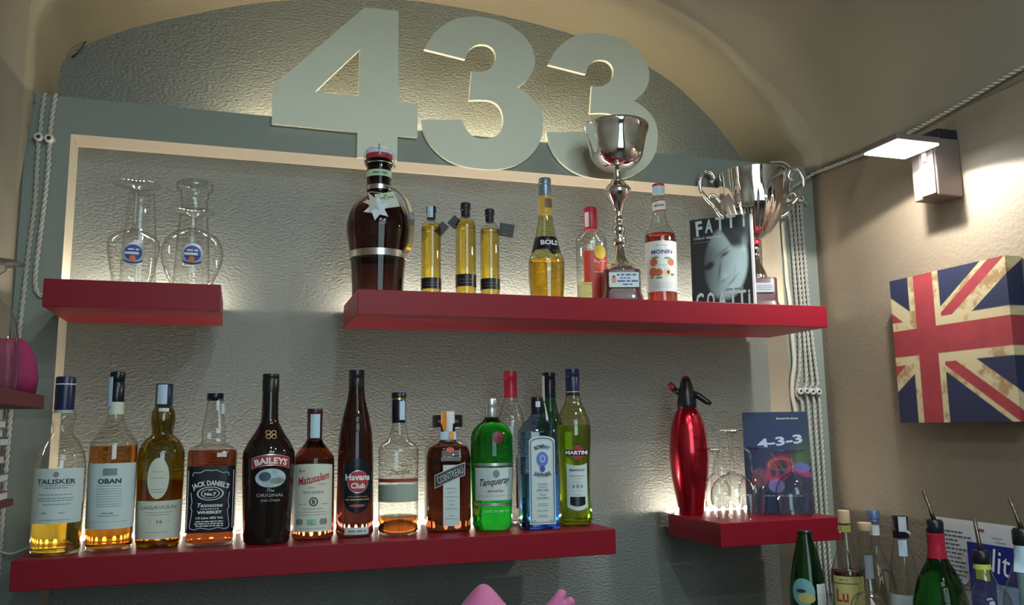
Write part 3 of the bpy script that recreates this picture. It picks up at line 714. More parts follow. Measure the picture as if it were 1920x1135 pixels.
t, sf = bottle('pale blue square gin bottle with tall arched white label', 0.541, -0.153, Zb,
    [(40.5,0),(40.8,10),(41,100),(40.8,190),(39.6,202),(32,214.5),(20,227),(13.2,239),(12.8,250)], M_glassblue, 14, k=4.0, asp=0.85, liq=(L_blue, 112),
    cap=[([(13.0,237),(13.3,239),(13.3,270),(12.6,273),(0.5,273)], M_navylab, 'cap')])
lathe('glass_foot', mm([(36,0.6),(40.4,1.4),(41.6,5),(41.2,11),(39.2,14)]), G_blue, t, 40, 4.0, 0.85)
patch('side_strip', Round([(0.0225, 0.225), (0.0150, 0.262)]), 0.016, 0.034, 0.262, 0.222, M_stripw, t, 0.0015, 6, 3)
strip_over(t, 0.0138, 0.252, 0.264, M_stripw, -0.007, 0.003)
arch = lambda s: 0.180+0.0115*math.sqrt(max(0, 1-(s/0.0285)**2))
lb = patch('label', sf, -0.0278, 0.0278, arch, 0.011, M_blueish, t, 0.0007, 20, 6)
vs, fs = [], []
pth = [(-0.0245, 0.0155), (-0.0245, 0.060), (-0.0245, 0.120), (-0.0245, 0.1765)]+[(0.0245*math.cos(PI-PI*i/12), 0.1780+0.0095*math.sin(PI*i/12)) for i in range(1, 12)]+[(0.0245, 0.1765), (0.0245, 0.120), (0.0245, 0.060), (0.0245, 0.0155)]
v, f = tube_vf([sf.at(a, b, 0.0012) for a, b in pth], 0.00085, 4, True); vs += v; fs += f
link_mesh('label_border', vs, fs, M_inkb, lb)
letters(sf, [('BOMBAY', 0, 0.1700, 0.034, 0.0085, 0.03, 0, 0.030), ('SAPPHIRE', 0, 0.1110, 0.036, 0.0085, 0.03, 0, -0.034)], mat('navy_print', (0.02, 0.03, 0.12), 0.5), lb, 0.0014)
disc_patch('medallion', sf, 0, 0.1435, 0.0125, 0.0155, mat('blue_medallion_print', (0.10, 0.18, 0.55), 0.4, vary=0.45, vscale=240), lb, 0.0013)
disc_patch('portrait_ring', sf, 0, 0.1445, 0.0062, 0.0078, mat('pale_blue_print', (0.42, 0.52, 0.80), 0.4), lb, 0.0017, 24, 0.6)
disc_patch('small_medallion', sf, 0, 0.1240, 0.0056, 0.0066, M_inkb, lb, 0.0014)
letters(sf, [('Distilled', 0, 0.0930, 0.022, 0.0055, 0.0, 0.4), ('LONDON', 0, 0.0865, 0.018, 0.0026, 0.02), ('DRY GIN', 0, 0.0805, 0.025, 0.0042, 0.03), ('Finest', 0, 0.0715, 0.016, 0.0055, 0.0, 0.4), ('SPECIMEN', 0, 0.0645, 0.026, 0.0034, 0.02)], M_inkg, lb, 0.0014)
bars(sf, [(0, 0.053, 0.020, 0.0012), (0, 0.049, 0.022, 0.0010), (0, 0.039, 0.026, 0.0014), (0, 0.030, 0.018, 0.0014), (0, 0.0265, 0.022, 0.0010), (-0.018, 0.019, 0.006, 0.0016), (0.018, 0.019, 0.006, 0.0016)], M_inkg, lb, 0.0013)

t, sf = bottle('dark green bottle with black capsule, behind between the two rightmost bottles', 0.609, -0.045, Zb,
    [(30,0),(30.5,60),(30.5,205),(28,222),(21,240),(16,262),(14.3,279),(14,290)], G_dkgreen, 0,
    cap=[([(14.4,276),(14.7,279),(14.4,318),(13.8,319),(14.6,321),(14.4,331),(13.8,333.5),(0.5,333.5)], M_navylab, 'capsule')])
patch('tax_strip', Round([(0.0150, 0.26), (0.0150, 0.34)]), -0.024, -0.011, 0.326, 0.268, M_stripw, t, 0.0012, 5, 3)

t, sf = bottle('waisted vermouth bottle with lime fill and red disc label, rightmost of the bottom row', 0.632, -0.132, Zb,
    [(34.5,0),(36,8),(36.2,32),(34.8,60),(34.4,74),(34.8,133),(37,170),(37.8,190),(37.4,209),(33.5,228),(27,245),(19,262),(15.6,276),(15,290)], M_glassy, 10, liq=(L_lime, 214),
    cap=[([(15.4,277),(15.6,279.5),(15.5,318),(14.8,319),(15.7,321),(15.5,334),(14.8,336),(0.5,336)], M_navy, 'capsule')])
patch('gold_line', Round([(0.0156, 0.27), (0.0156, 0.33)]), -0.022, 0.022, 0.2865, 0.2845, M_inkgold, t, 0.0004, 14, 1)
disc_patch('red_disc', sf, 0.002, 0.1550, 0.0145, 0.0150, M_inkr, t, 0.0007)
lb = patch('name_band', sf, -0.0285, 0.0285, 0.1605, 0.1490, M_navylab, t, 0.0011, 18, 2)
letters(sf, [('MARTINI', 0.0, 0.15475, 0.052, 0.0082, 0.05)], M_inkw, lb, 0.0016)
lb = patch('label', sf, -0.0240, 0.0240, lambda s: 0.1275+s*s*8, lambda s: 0.0405-math.cos(s/0.024*PI/2)*0.0070, M_blueish, t)
letters(sf, [('BIANCO', 0, 0.1180, 0.034, 0.0048, 0.03)], M_ink, lb)
disc_patch('coin_print', sf, -0.009, 0.0835, 0.0028, 0.0034, M_inkg, lb, 0.001); disc_patch('coin_print', sf, 0, 0.0840, 0.0030, 0.0048, M_inkg, lb, 0.001); disc_patch('coin_print', sf, 0.009, 0.0835, 0.0028, 0.0034, M_inkg, lb, 0.001)
patch('dark_panel', sf, -0.0170, 0.0170, 0.0620, lambda s: 0.0460-math.cos(s/0.017*PI/2)*0.0040, M_navylab, lb, 0.0010, 12, 2)
bars(sf, [(0, 0.1055, 0.034, 0.0016), (0, 0.1000, 0.020, 0.0008), (0, 0.0930, 0.018, 0.0010), (0, 0.0735, 0.022, 0.0008), (0, 0.0660, 0.018, 0.0010)], M_inkg, lb)

# --- upper right shelf
# growler
gx, gy = 0.2025, -0.115
gp = [(53.5,0),(53.7,20),(55.5,55),(57.6,77),(58.6,88),(60.6,104),(65.5,134),(66.8,158),(62,182),(52,200),(38,214),(26,223),(24.8,232),(25.6,262),(26.2,290)]
t, sf = bottle('big brown swing-top growler with metal bands and hanging star tags', gx, gy, ZT, gp, G_dkbrown, 0, name='growler', face=False, seg=48)
lathe('metal_band', mm([(59.0,83),(60.2,83.2),(61.8,97),(60.8,97.4)]), M_steel, t, 48, cap0=False, cap1=False)
lathe('neck_band', mm([(25.7,233),(26.6,233),(26.7,243),(25.7,243)]), M_steel, t, 32, cap0=False, cap1=False)
nb = lathe('paper_band', mm([(26.2,261),(26.7,261),(26.8,275),(26.2,275)]), mat('pale_green_paper', (0.50, 0.62, 0.50), 0.6), t, 32, cap0=False, cap1=False)
bars(Round(mm([(26.9,255),(26.9,280)])), [(0, 0.268, 0.036, 0.0042)], M_inkgreen, nb, 0.0006)
lathe('mouth_ring', mm([(25.8,286),(28.2,288),(28.6,297),(27,300),(23,301)]), G_dkbrown, t, 32)
lathe('rubber_seal', mm([(23,300.5),(27.5,301.5),(29,306),(28.5,312),(25,313)]), mat('red_rubber', (0.34, 0.03, 0.05), 0.5), t, 32)
lathe('stopper', mm([(24,312),(28.6,312.5),(28.2,318),(24,324),(15,327),(0.5,328)]), mat('lilac_white_ceramic', (0.68, 0.70, 0.80), 0.3), t, 32)
wire = []
for s in (-1, 1): wire += [[(s*0.030, 0, 0.292), (s*0.032, -0.003, 0.303), (s*0.030, -0.002, 0.318), (s*0.016, 0, 0.331), (0, 0, 0.333)]]
vs, fs = [], []
for wp in wire+[[(0.029*math.cos(a*PI/10), 0.029*math.sin(a*PI/10), 0.292) for a in range(21)], [(-0.005, -0.028, 0.330), (-0.004, -0.030, 0.318), (-0.003, -0.0295, 0.305)], [(-0.030, -0.006, 0.298), (-0.028, -0.014, 0.286), (-0.026, -0.016, 0.280)], [(0.028, -0.010, 0.296), (0.033, -0.010, 0.288), (0.029, -0.012, 0.282)]]:
    v, f = tube_vf(spline(wp, 4), 0.0013, 6); o = len(vs); vs += v; fs += [tuple(i+o for i in q_) for q_ in f]
link_mesh('wire_bail', vs, fs, M_steel, t, smooth=True)
hp = [(0.024, 0.0, 0.238), (0.046, 0.0, 0.228), (0.066, 0.0, 0.205), (0.0765, 0.0, 0.172), (0.0765, 0.0, 0.140), (0.073, 0.0, 0.110), (0.0600, 0.0, 0.090)]
hs = spline(hp, 5); vs, fs = [], []
for i, p_ in enumerate(hs):
    a_, b_ = hs[max(0, i-1)], hs[min(len(hs)-1, i+1)]; tx, tz = b_[0]-a_[0], b_[2]-a_[2]; L = math.hypot(tx, tz); nx_, nz_ = -tz/L, tx/L
    for dy, dn in ((-0.011, 0.0012), (0.011, 0.0012), (0.011, -0.0012), (-0.011, -0.0012)): vs.append((p_[0]+nx_*dn, dy, p_[2]+nz_*dn))
for i in range(len(hs)-1):
    for j in range(4): fs.append((i*4+j, i*4+(j+1) % 4, i*4+4+(j+1) % 4, i*4+4+j))
fs += [(0, 1, 2, 3), tuple(len(vs)-1-i for i in range(4))]
link_mesh('handle', vs, fs, M_steel, t).rotation_euler = (0, 0, -0.62)
tube('string', [(-0.026, -0.006, 0.226), (-0.020, -0.022, 0.2245), (0, -0.030, 0.222), (0.006, -0.042, 0.215)], 0.0008, M_white, t, 5)
def tilted(o, loc, rx=0, ry=0, rz=0): o.location = loc; o.rotation_euler = (rx, ry, rz); return o
pt = box('paper_tag', -0.021, 0.021, -0.0006, 0.0006, -0.044, 0.0, M_cream, t, 0.0); tilted(pt, (0.004, -0.0460, 0.217), -0.55, -0.22, 0.05)
bars(Flat(-0.0006), [(0, -0.0145, 0.032, 0.004), (0, -0.020, 0.012, 0.001)], M_inkgreen, pt, 0.0004)
disc_patch('leaf_emblem', Flat(-0.0006), 0, -0.008, 0.004, 0.003, M_inkgreen, pt, 0.0004, 10)
def star(r1, r2, n): return [((r1 if i % 2 == 0 else r2)*math.sin(PI*i/n), (r1 if i % 2 == 0 else r2)*math.cos(PI*i/n)) for i in range(2*n)]
st = prism('star_tag', star(0.029, 0.0155, 6), 0.0012, mat('pale_blue_card', (0.60, 0.68, 0.76), 0.6), t); tilted(st, (-0.014, -0.0700, 0.178), -0.22, 0.15, -0.1); st['label'] = 'white snowflake-star shaped tag'
st2 = prism('star_tag', star(0.026, 0.012, 6), 0.0012, mat('kraft_paper', (0.50, 0.44, 0.36), 0.7), t); tilted(st2, (-0.018, -0.0680, 0.189), -0.30, 0.5, -0.05)

# herb oil bottles
def oil(label, x, y, h, r, lab0, lab1, lev, cap, strip, tagp):
    prof = [(r,0),(r,30),(r,h*0.72),(r,h*0.755),(r*0.97,h*0.78),(r*0.82,h*0.815),(r*0.55,h*0.845),(r*0.42,h*0.86),(r*0.40,h*0.88)]
    t, sf = bottle(label, x, y, ZT, prof, M_glassb, 0, liq=(L_oil, lev*h), group='slim herb oil bottles', sub=3, seg=32,
        cap=[([(r*0.42,h*0.855),(r*0.44,h*0.86),(r*0.45,h*0.92),(r*0.53,h*0.925),(r*0.53,h*0.945),(r*0.49,h*0.95),(r*0.51,h*0.99),(r*0.45,h),(0.4,h)], M_blackm, 'wax_cap')])
    lb = patch('label', sf, -r*0.0029, r*0.0029, lab1/1000, lab0/1000, mat('black_brown_label', (0.022, 0.014, 0.016), 0.3), t, 0.0006, 28, 3)
    bars(sf, [(0.002, (lab0+(lab1-lab0)*0.3)/1000, 0.026, 0.0010), (0, (lab0+(lab1-lab0)*0.55)/1000, 0.030, 0.0008)], M_inkg, lb, 0.0010)
    # herbs settled in the oil
    vs, fs = [], []; rnd = random.Random(int(x*1000))
    for i in range(90):
        a = rnd.uniform(0, 2*PI); rr = (r-3.5)/1000*math.sqrt(rnd.random()); z = rnd.uniform(0.012, 0.74*h/1000)
        p = Vector((rr*math.cos(a), rr*math.sin(a), z)); d = Vector((rnd.uniform(-1, 1), rnd.uniform(-1, 1), rnd.uniform(-1, 1))).normalized()*rnd.uniform(0.001, 0.0025)
        e = d.cross(Vector((0.3, 0.5, 0.8))).normalized()*0.0006; o = len(vs)
        vs += [p-d, p+e, p+d, p-e]; fs.append((o, o+1, o+2, o+3))
    link_mesh('herbs', vs, fs, mat('dried_herbs', (0.22, 0.11, 0.03), 0.7), t, kind='stuff')
    if strip: strip_over(t, r*0.00053, h*0.87/1000, h*0.995/1000, M_strip, -0.010, 0.004)
    if tagp:
        px, pz, sx, sz, ry = tagp
        g = box('hang_tag', -sx/2, sx/2, -0.0006, 0.0006, -sz/2, sz/2, mat('black_card', (0.018, 0.014, 0.018), 0.45), t); tilted(g, (px, -0.004, pz), 0, ry, 0.0)
        if sx > 0.026: bars(Flat(-0.0006), [(-0.003, -0.009, 0.010, 0.0010), (0, 0.004, 0.014, 0.0008)], M_inkg, g, 0.0004)
        tube('tag_string', [(px*0.45, -0.003, pz+0.008), (px*0.2, -r*0.00045, h*0.862/1000)], 0.0006, M_black, t, 5)
oil('slim herb oil bottle with blue tax strip on its cap, next to the growler', 0.316, -0.12, 206, 21.5, 22, 46, 0.80, None, True, (0.0215, 0.155, 0.020, 0.030, 0.7))
oil('slim herb oil bottle, tallest, in the middle of the three', 0.393, -0.12, 219, 22.2, 30, 57, 0.82, None, False, (-0.024, 0.175, 0.022, 0.024, 0.75))
oil('slim herb oil bottle with square black tag sticking out to the right', 0.448, -0.12, 208.5, 21.2, 26, 50, 0.775, None, False, (0.0370, 0.160, 0.033, 0.030, 0.17))

t, sf = bottle('long-necked liqueur bottle with orange fill and black band round its shoulder', 0.580, -0.12, ZT,
    [(36.5,0),(38,23),(40.4,55),(40.8,80),(40.2,97),(38.5,104),(32.4,119),(24.4,150),(18.7,180),(15.2,207),(14.6,220)], M_glassy, 18, liq=(L_orange, 99),
    cap=[([(14.2,246),(14.6,247),(14.4,272),(13.4,273),(13.4,275),(14.3,276),(14.3,281),(13.4,282),(14.3,283),(14,288),(13,289.5),(0.5,289.5)], mat('grey_blue_metal_cap', (0.22, 0.28, 0.36), 0.35, metal=0.6), 'cap'), ([(15.4,207),(15.6,207),(14.9,247),(14.2,247)], mat('yellow_foil', (0.62, 0.40, 0.06), 0.4), 'neck_foil')])
patch('neck_text_panel', Round(mm([(15.7,207),(15,247)])), -0.006, 0.017, 0.240, 0.219, mat('brown_print', (0.20, 0.11, 0.05), 0.5, vary=0.4, vscale=400), t, 0.0006, 8, 2)
lb = patch('label', sf, -0.078, 0.078, 0.1500, 0.1195, M_navylab, t, 0.0007, 40, 4)
letters(sf, [('BOLS', 0.000, 0.1355, 0.043, 0.0120, 0.04)], M_inkw, lb, 0.0014)

t, sf = bottle('clear aperitif bottle with red cap and yellow-sun label, behind the tall cup', 0.723, -0.045, ZT,
    [(35,0),(35.5,31),(36.2,120),(36.4,165),(33,177),(25,186),(18,192),(15.8,198),(15.4,206)], M_glassb, 14, liq=(L_pale, 66), k=2.4,
    cap=[([(15.7,195),(16,196),(16.2,248),(15.4,249.5),(0.5,249.5)], M_redcap, 'cap')])
strip_over(t, 0.0164, 0.200, 0.236, M_stripw, -0.020, -0.008)
lb = patch('label', sf, -0.026, 0.030, lambda s: 0.138-max(0, s)*0.2, lambda s: 0.062+abs(s)*0.0, mat('orange_red_label', (0.62, 0.055, 0.03), 0.4), t, 0.0007, 16, 4)
patch('label_tail', sf, -0.010, 0.020, 0.062, 0.012, mat('orange_red_label_2', (0.66, 0.06, 0.03), 0.4), t, 0.0007, 10, 3)
disc_patch('yellow_sun', sf, 0.012, 0.134, 0.0155, 0.0165, mat('yellow_print', (0.80, 0.55, 0.04), 0.45), lb, 0.0013)
tube('script_print', [sf.at(a, b, 0.0014) for a, b in spline([(-0.004, 0.107), (-0.002, 0.115), (0.001, 0.108), (0.004, 0.111), (0.007, 0.107), (0.011, 0.112), (0.016, 0.110), (0.026, 0.114)], 5)], 0.0008, M_inkw, lb, 5)
bars(sf, [(0.008, 0.086, 0.022, 0.0022)], M_inkw, lb, 0.0013)

t, sf = bottle('red syrup bottle with pale blue cap and printed fruit on its white label', 0.868, -0.12, ZT,
    [(34.5,0),(34.6,24),(34.7,34),(36,110),(36.6,154),(34.8,177),(27,189),(20.3,201),(15.5,226),(14.6,257),(14,270)], M_glassb, 3, liq=(L_syrup, 175),
    cap=[([(14,274),(14.6,275),(14.6,292),(13.6,293),(0.5,293)], mat('pale_blue_plastic', (0.50, 0.66, 0.78), 0.35), 'cap'), ([(14.4,292),(14.8,292.5),(14.8,296.5),(13.6,298),(0.5,298)], M_redcap, 'cap_top')])
nl = patch('neck_label', sf, -0.0235, 0.0235, lambda s: 0.2560+s*0.12, lambda s: 0.2300+s*0.12, M_white, t, 0.0007, 18, 3)
patch('neck_red_line', sf, -0.0235, 0.0235, lambda s: 0.2570+s*0.12, lambda s: 0.2545+s*0.12, M_inkr, nl, 0.0011, 18, 1); patch('neck_red_line', sf, -0.0235, 0.0235, lambda s: 0.2325+s*0.12, lambda s: 0.2295+s*0.12, M_inkr, nl, 0.0011, 18, 1)
letters(Round(mm([(15.4,220),(14.8,262)])), [('MONIN', 0, 0.2435, 0.024, 0.0058, 0.02, 0, 0, 0.1)], M_ink, nl, 0.0013)
lb = patch('label', sf, -0.056, 0.056, 0.1535, 0.0345, M_white, t, 0.0006, 28, 4)
letters(sf, [('MONIN', 0.001, 0.1275, 0.052, 0.0098, 0.03)], M_inkb, lb)
peach = mat('peach_print', (0.62, 0.13, 0.06), 0.5, vary=0.4, vscale=200); M_pulp = mat('pulp_print', (0.78, 0.60, 0.40), 0.5)
for cx_, cz_, rr in ((-0.020, 0.1035, 0.0095), (0.023, 0.1030, 0.0085), (-0.022, 0.0810, 0.0105), (-0.008, 0.0790, 0.0090)): disc_patch('fruit_print', sf, cx_, cz_, rr, rr, peach, lb, 0.0011)
disc_patch('cut_fruit_print', sf, 0.0135, 0.0795, 0.0085, 0.0095, M_pulp, lb, 0.0011); disc_patch('stone_print', sf, 0.0145, 0.0790, 0.0035, 0.0045, mat('stone_ink', (0.14, 0.04, 0.03), 0.5), lb, 0.0015)
for cx_, cz_, rr, rz_ in ((-0.015, 0.1140, 0.0085, 0.0026), (0.014, 0.1125, 0.0090, 0.0024), (0.025, 0.0740, 0.0060, 0.0030), (-0.026, 0.0680, 0.0055, 0.0022), (-0.008, 0.0665, 0.0085, 0.0022)): disc_patch('leaf_print', sf, cx_, cz_, rr, rz_, M_inkgreen, lb, 0.0010, 12)
bars(sf, [(0.0, 0.143, 0.024, 0.0020), (0.003, 0.096, 0.018, 0.0016), (0.002, 0.053, 0.044, 0.0014), (0.002, 0.048, 0.036, 0.0012), (0.002, 0.043, 0.042, 0.0010)], mat('faint_blue_print', (0.40, 0.46, 0.56), 0.5), lb)

# ------------------------------------------------------------------ trophies
t = thing('trophy', 'tall silver trophy cup on dark square base with white plaque', 'trophy', (0.757, -0.13, ZT), face_cam(0.757, -0.13, 10))
def square_base(t, w0, w1, h, zs):
    # stepped, flared block
    lathe('base', [(w1, 0), (w1, 0.006), (w1*0.96, 0.014), (w0*1.02, 0.026), (w0, 0.032), (w0, h-0.003), (w0*0.97, h)], M_wood, t, 48, 9.0)
square_base(t, 0.041, 0.047, 0.079, 0)
pl = box('plaque', -0.0335, 0.0335, -0.0465, -0.0405, 0.036, 0.070, M_blueish, t)
bars(Flat(-0.0465), [(0.006, 0.0645, 0.044, 0.0038), (0.004, 0.0570, 0.026, 0.0028), (0.008, 0.0500, 0.046, 0.0038), (0.008, 0.0425, 0.022, 0.0030)], M_inkb, pl, 0.0004)
disc_patch('figure_emblem', Flat(-0.0465), -0.0225, 0.0520, 0.0048, 0.0065, mat('orange_print', (0.65, 0.25, 0.08), 0.5), pl, 0.0006); disc_patch('figure_hat', Flat(-0.0465), -0.0230, 0.0600, 0.0035, 0.0030, M_inkb, pl, 0.0007)
lathe('stem', mm([(40,79),(39,84),(31.6,90.5),(22,99),(15.5,110),(12.2,122),(9,136),(8.5,139),(13.5,142.5),(15.6,149),(15.5,156),(10.5,160),(10,166),(13.5,172),(15,179.5),(13.5,186),(8.6,190),(8.5,192),(11.5,198),(12,203),(8.5,209),(8.4,213),(11,224),(16,238),(20,246),(24,252),(30,262),(31.5,270),(31.3,275),(27,281),(17,290),(15.6,296),(9,299),(7.8,304),(8.5,312),(7.5,317),(9.4,322)]), M_chrome, t, 40)
cupp = smooth_prof(mm([(9.4,321.9),(20,323),(33,326),(48,335.6),(59.5,351.7),(64.8,374.7),(68.6,397.8),(72.5,412),(77,424),(76,429)]), 4)
sc = lambda a, z: 0.018*math.cos(8*a)*max(0.0, min(1.0, (z-0.365)/0.03))*max(0.0, min(1.0, (0.428-z)/0.012))
lathe('cup', cupp+[(0.0745, 0.4285)]+[(r*0.965, z) for r, z in reversed(cupp) if z > 0.335], M_chrome, t, 72, cap0=False, cap1=True, flute=sc)

t = thing('trophy', 'fluted silver trophy with two scroll handles, behind the portrait book', 'trophy', (1.166, -0.062, ZT), face_cam(1.166, -0.07, 14))
square_base(t, 0.042, 0.050, 0.088, 0)
pl = box('plaque', -0.030, 0.030, -0.0465, -0.0415, 0.050, 0.074, mat('grey_plaque', (0.34, 0.34, 0.37), 0.4, metal=0.4), t)
bars(Flat(-0.0465), [(0, 0.067, 0.048, 0.0024), (0, 0.062, 0.05, 0.0024), (0, 0.057, 0.044, 0.0024)], M_inkg, pl, 0.0004)
lathe('stem', mm([(27,88),(26.7,97),(24,106),(17.8,121),(12,133),(10.1,143),(13.5,148),(13.5,154),(9,158),(11.6,164),(13,170),(12,174),(9,178)]), M_chrome, t, 36)
lathe('collar', mm([(9.5,177.5),(15.5,179),(16.5,184),(15.5,189),(9.5,190.5)]), mat('red_enamel', (0.40, 0.03, 0.04), 0.2), t, 32)
cupp = smooth_prof(mm([(14,189),(24,196),(37.5,207),(50,223),(60,238),(70,256),(77,275),(81,300),(83.4,326),(84.8,352),(85.9,365)]), 4)
fl = lambda a, z: 0.035*abs(math.cos(9*a))*max(0.0, min(1.0, (0.325-z)/0.05))
lathe('cup', cupp+[(0.0845, 0.3660)]+[(r*0.96, z) for r, z in reversed(cupp) if z > 0.21], M_chrome, t, 108, cap0=False, flute=fl)
def handle(s):
    pth = spline([(s*x_, 0, z_) for x_, z_ in ((0.070, 0.250), (0.086, 0.262), (0.099, 0.283), (0.116, 0.302), (0.130, 0.326), (0.131, 0.352), (0.118, 0.375), (0.101, 0.372), (0.095, 0.356), (0.104, 0.346))], 6)
    v1, f1 = tube_vf(pth, lambda u: 0.0042+0.0022*abs(math.sin(u*14)), 10)
    p2 = spline([(s*x_, 0, z_) for x_, z_ in ((0.080, 0.292), (0.094, 0.310), (0.106, 0.312), (0.112, 0.300))], 6)
    v2, f2 = tube_vf(p2, lambda u: 0.0048-0.0015*u, 8); o = len(v1)
    link_mesh('handle', v1+v2, f1+[tuple(i+o for i in q_) for q_ in f2], M_chrome, t, smooth=True)
handle(-1); handle(1)

# ------------------------------------------------------------------ books
def gauss(u, v, cu, cv, su, sv, rot=0.0):
    a, b = u-cu, v-cv; c, s = math.cos(rot), math.sin(rot); a, b = a*c+b*s, -a*s+b*c
    return math.exp(-(a*a/(su*su)+b*b/(sv*sv)))
def ssmooth(x, a, b):
    t = max(0.0, min(1.0, (x-a)/(b-a))); return t*t*(3-2*t)
def hash2(x, y):
    h = math.sin(x*127.1+y*311.7)*43758.5453; return h-math.floor(h)
def vnoise(x, y):
    xi, yi = math.floor(x), math.floor(y); fx, fy = x-xi, y-yi; fx = fx*fx*(3-2*fx); fy = fy*fy*(3-2*fy)
    return (hash2(xi, yi)*(1-fx)+hash2(xi+1, yi)*fx)*(1-fy)+(hash2(xi, yi+1)*(1-fx)+hash2(xi+1, yi+1)*fx)*fy
def portrait(u, v):
    # greyscale printed photograph of a smiling dark-haired face lit from the right
    face = 1-ssmooth(((u-0.58)*math.cos(0.35)+(v-0.51)*math.sin(0.35))**2/0.37**2+(-(u-0.58)*math.sin(0.35)+(v-0.51)*math.cos(0.35))**2/0.43**2, 0.75, 1.08)
    light = 0.10+0.62*ssmooth(u+0.25*(v-0.5), 0.22, 0.85)
    g = face*light
    g += face*(0.18*gauss(u, v, 0.56, 0.66, 0.05, 0.05)+0.10*gauss(u, v, 0.80, 0.60, 0.14, 0.12)+0.14*gauss(u, v, 0.45, 0.25, 0.2, 0.1)+0.12*gauss(u, v, 0.66, 0.80, 0.09, 0.05))
    g -= 0.42*gauss(u, v, 0.575, 0.415, 0.075, 0.018, -0.35)*face          # right eye
    g -= 0.22*gauss(u, v, 0.56, 0.375, 0.12, 0.014, -0.42)*face           # brow
    g -= 0.28*gauss(u, v, 0.31, 0.53, 0.07, 0.03, -0.3)                   # left eye in shade
    g -= 0.20*gauss(u, v, 0.47, 0.60, 0.025, 0.13, 0.25)*face             # nose side
    g -= 0.26*gauss(u, v, 0.55, 0.695, 0.06, 0.013, -0.4)*face            # nostril
    g -= 0.34*gauss(u, v, 0.68, 0.71, 0.115, 0.013, -0.62)*face           # mouth
    g -= 0.16*gauss(u, v, 0.72, 0.60, 0.016, 0.07, 0.3)*face              # cheek crease
    hair = ssmooth(u-0.9*(v-0.05)-0.40, 0.0, 0.06)*(1-ssmooth(v, 0.30, 0.40))*ssmooth(v, 0.0, 0.08)
    g *= 1-0.93*hair
    g += 0.42*gauss(u, v, 0.90, 0.31, 0.045, 0.075, 0.15)                 # ear
    g -= 0.18*gauss(u, v, 0.90, 0.31, 0.014, 0.045, 0.15)
    g += 0.10*gauss(u, v, 0.95, 0.08, 0.12, 0.2)
    g *= 1-0.75*ssmooth(v, 0.83, 0.95)
    g = max(0.010, g*0.85)
    return (g*0.72, g*0.93, g*0.98)
def book(name, label, bl, br, ht, th, lean, cover, page_overhang=0.0, lines=None):
    """bl, br: bottom corners of the front cover on the shelf (x, y)"""
    wd = math.hypot(br[0]-bl[0], br[1]-bl[1]); rz = math.atan2(br[1]-bl[1], br[0]-bl[0])
    t = thing(name, label, 'book', (bl[0], bl[1], 0), rz)
    t.rotation_euler = (-lean, 0, rz); t.rotation_mode = 'XYZ'
    return t, wd
M_print = painted_mat('glossy_print', 0.5, 0.0)
t, wd = book('book', 'black paperback with a large greyscale smiling face on its cover', (0.961, -0.096), (1.063, -0.196), 0.222, 0.018, 0.035, None)
t.location.z = ZT+0.0008
box('pages', 0.002, wd+0.0045, 0.0008, 0.0165, 0.0015, 0.2215, M_white, t)
box('back_cover', 0, wd, 0.0165, 0.0172, 0, 0.223, M_black, t)
box('spine', -0.0006, 0.0, 0.0, 0.0172, 0, 0.223, M_black, t)
cv = painted_panel('front_cover', wd, 0.223, 84, 120, portrait, M_print, t, 0.0, 0.0)
letters(Flat(0.0), [('F', 0.022, 0.199, 0.016, 0.038, 0.03, 0, 0, 0.05), ('A', 0.046, 0.203, 0.019, 0.034, 0.03, 0, 0, -0.03), ('T', 0.073, 0.206, 0.022, 0.033, 0.03), ('T', 0.099, 0.208, 0.022, 0.032, 0.03), ('i', 0.129, 0.207, 0.005, 0.030, 0.03),
     ('C', 0.018, 0.0205, 0.019, 0.040, 0.03), ('O', 0.044, 0.0215, 0.019, 0.039, 0.03), ('A', 0.071, 0.022, 0.020, 0.038, 0.03), ('T', 0.096, 0.022, 0.021, 0.036, 0.03), ('T', 0.117, 0.022, 0.020, 0.036, 0.03), ('i', 0.134, 0.022, 0.005, 0.036, 0.03), ('CARLO VERDONE', 0.041, 0.1745, 0.066, 0.0055, 0.015)], mat('grey_blue_title_ink', (0.42, 0.50, 0.50), 0.5), cv, 0.0006)
bars(Flat(0.0), [(0.103, 0.044, 0.045, 0.0045), (0.026, 0.1645, 0.036, 0.0010)], M_inkg, cv, 0.0006)

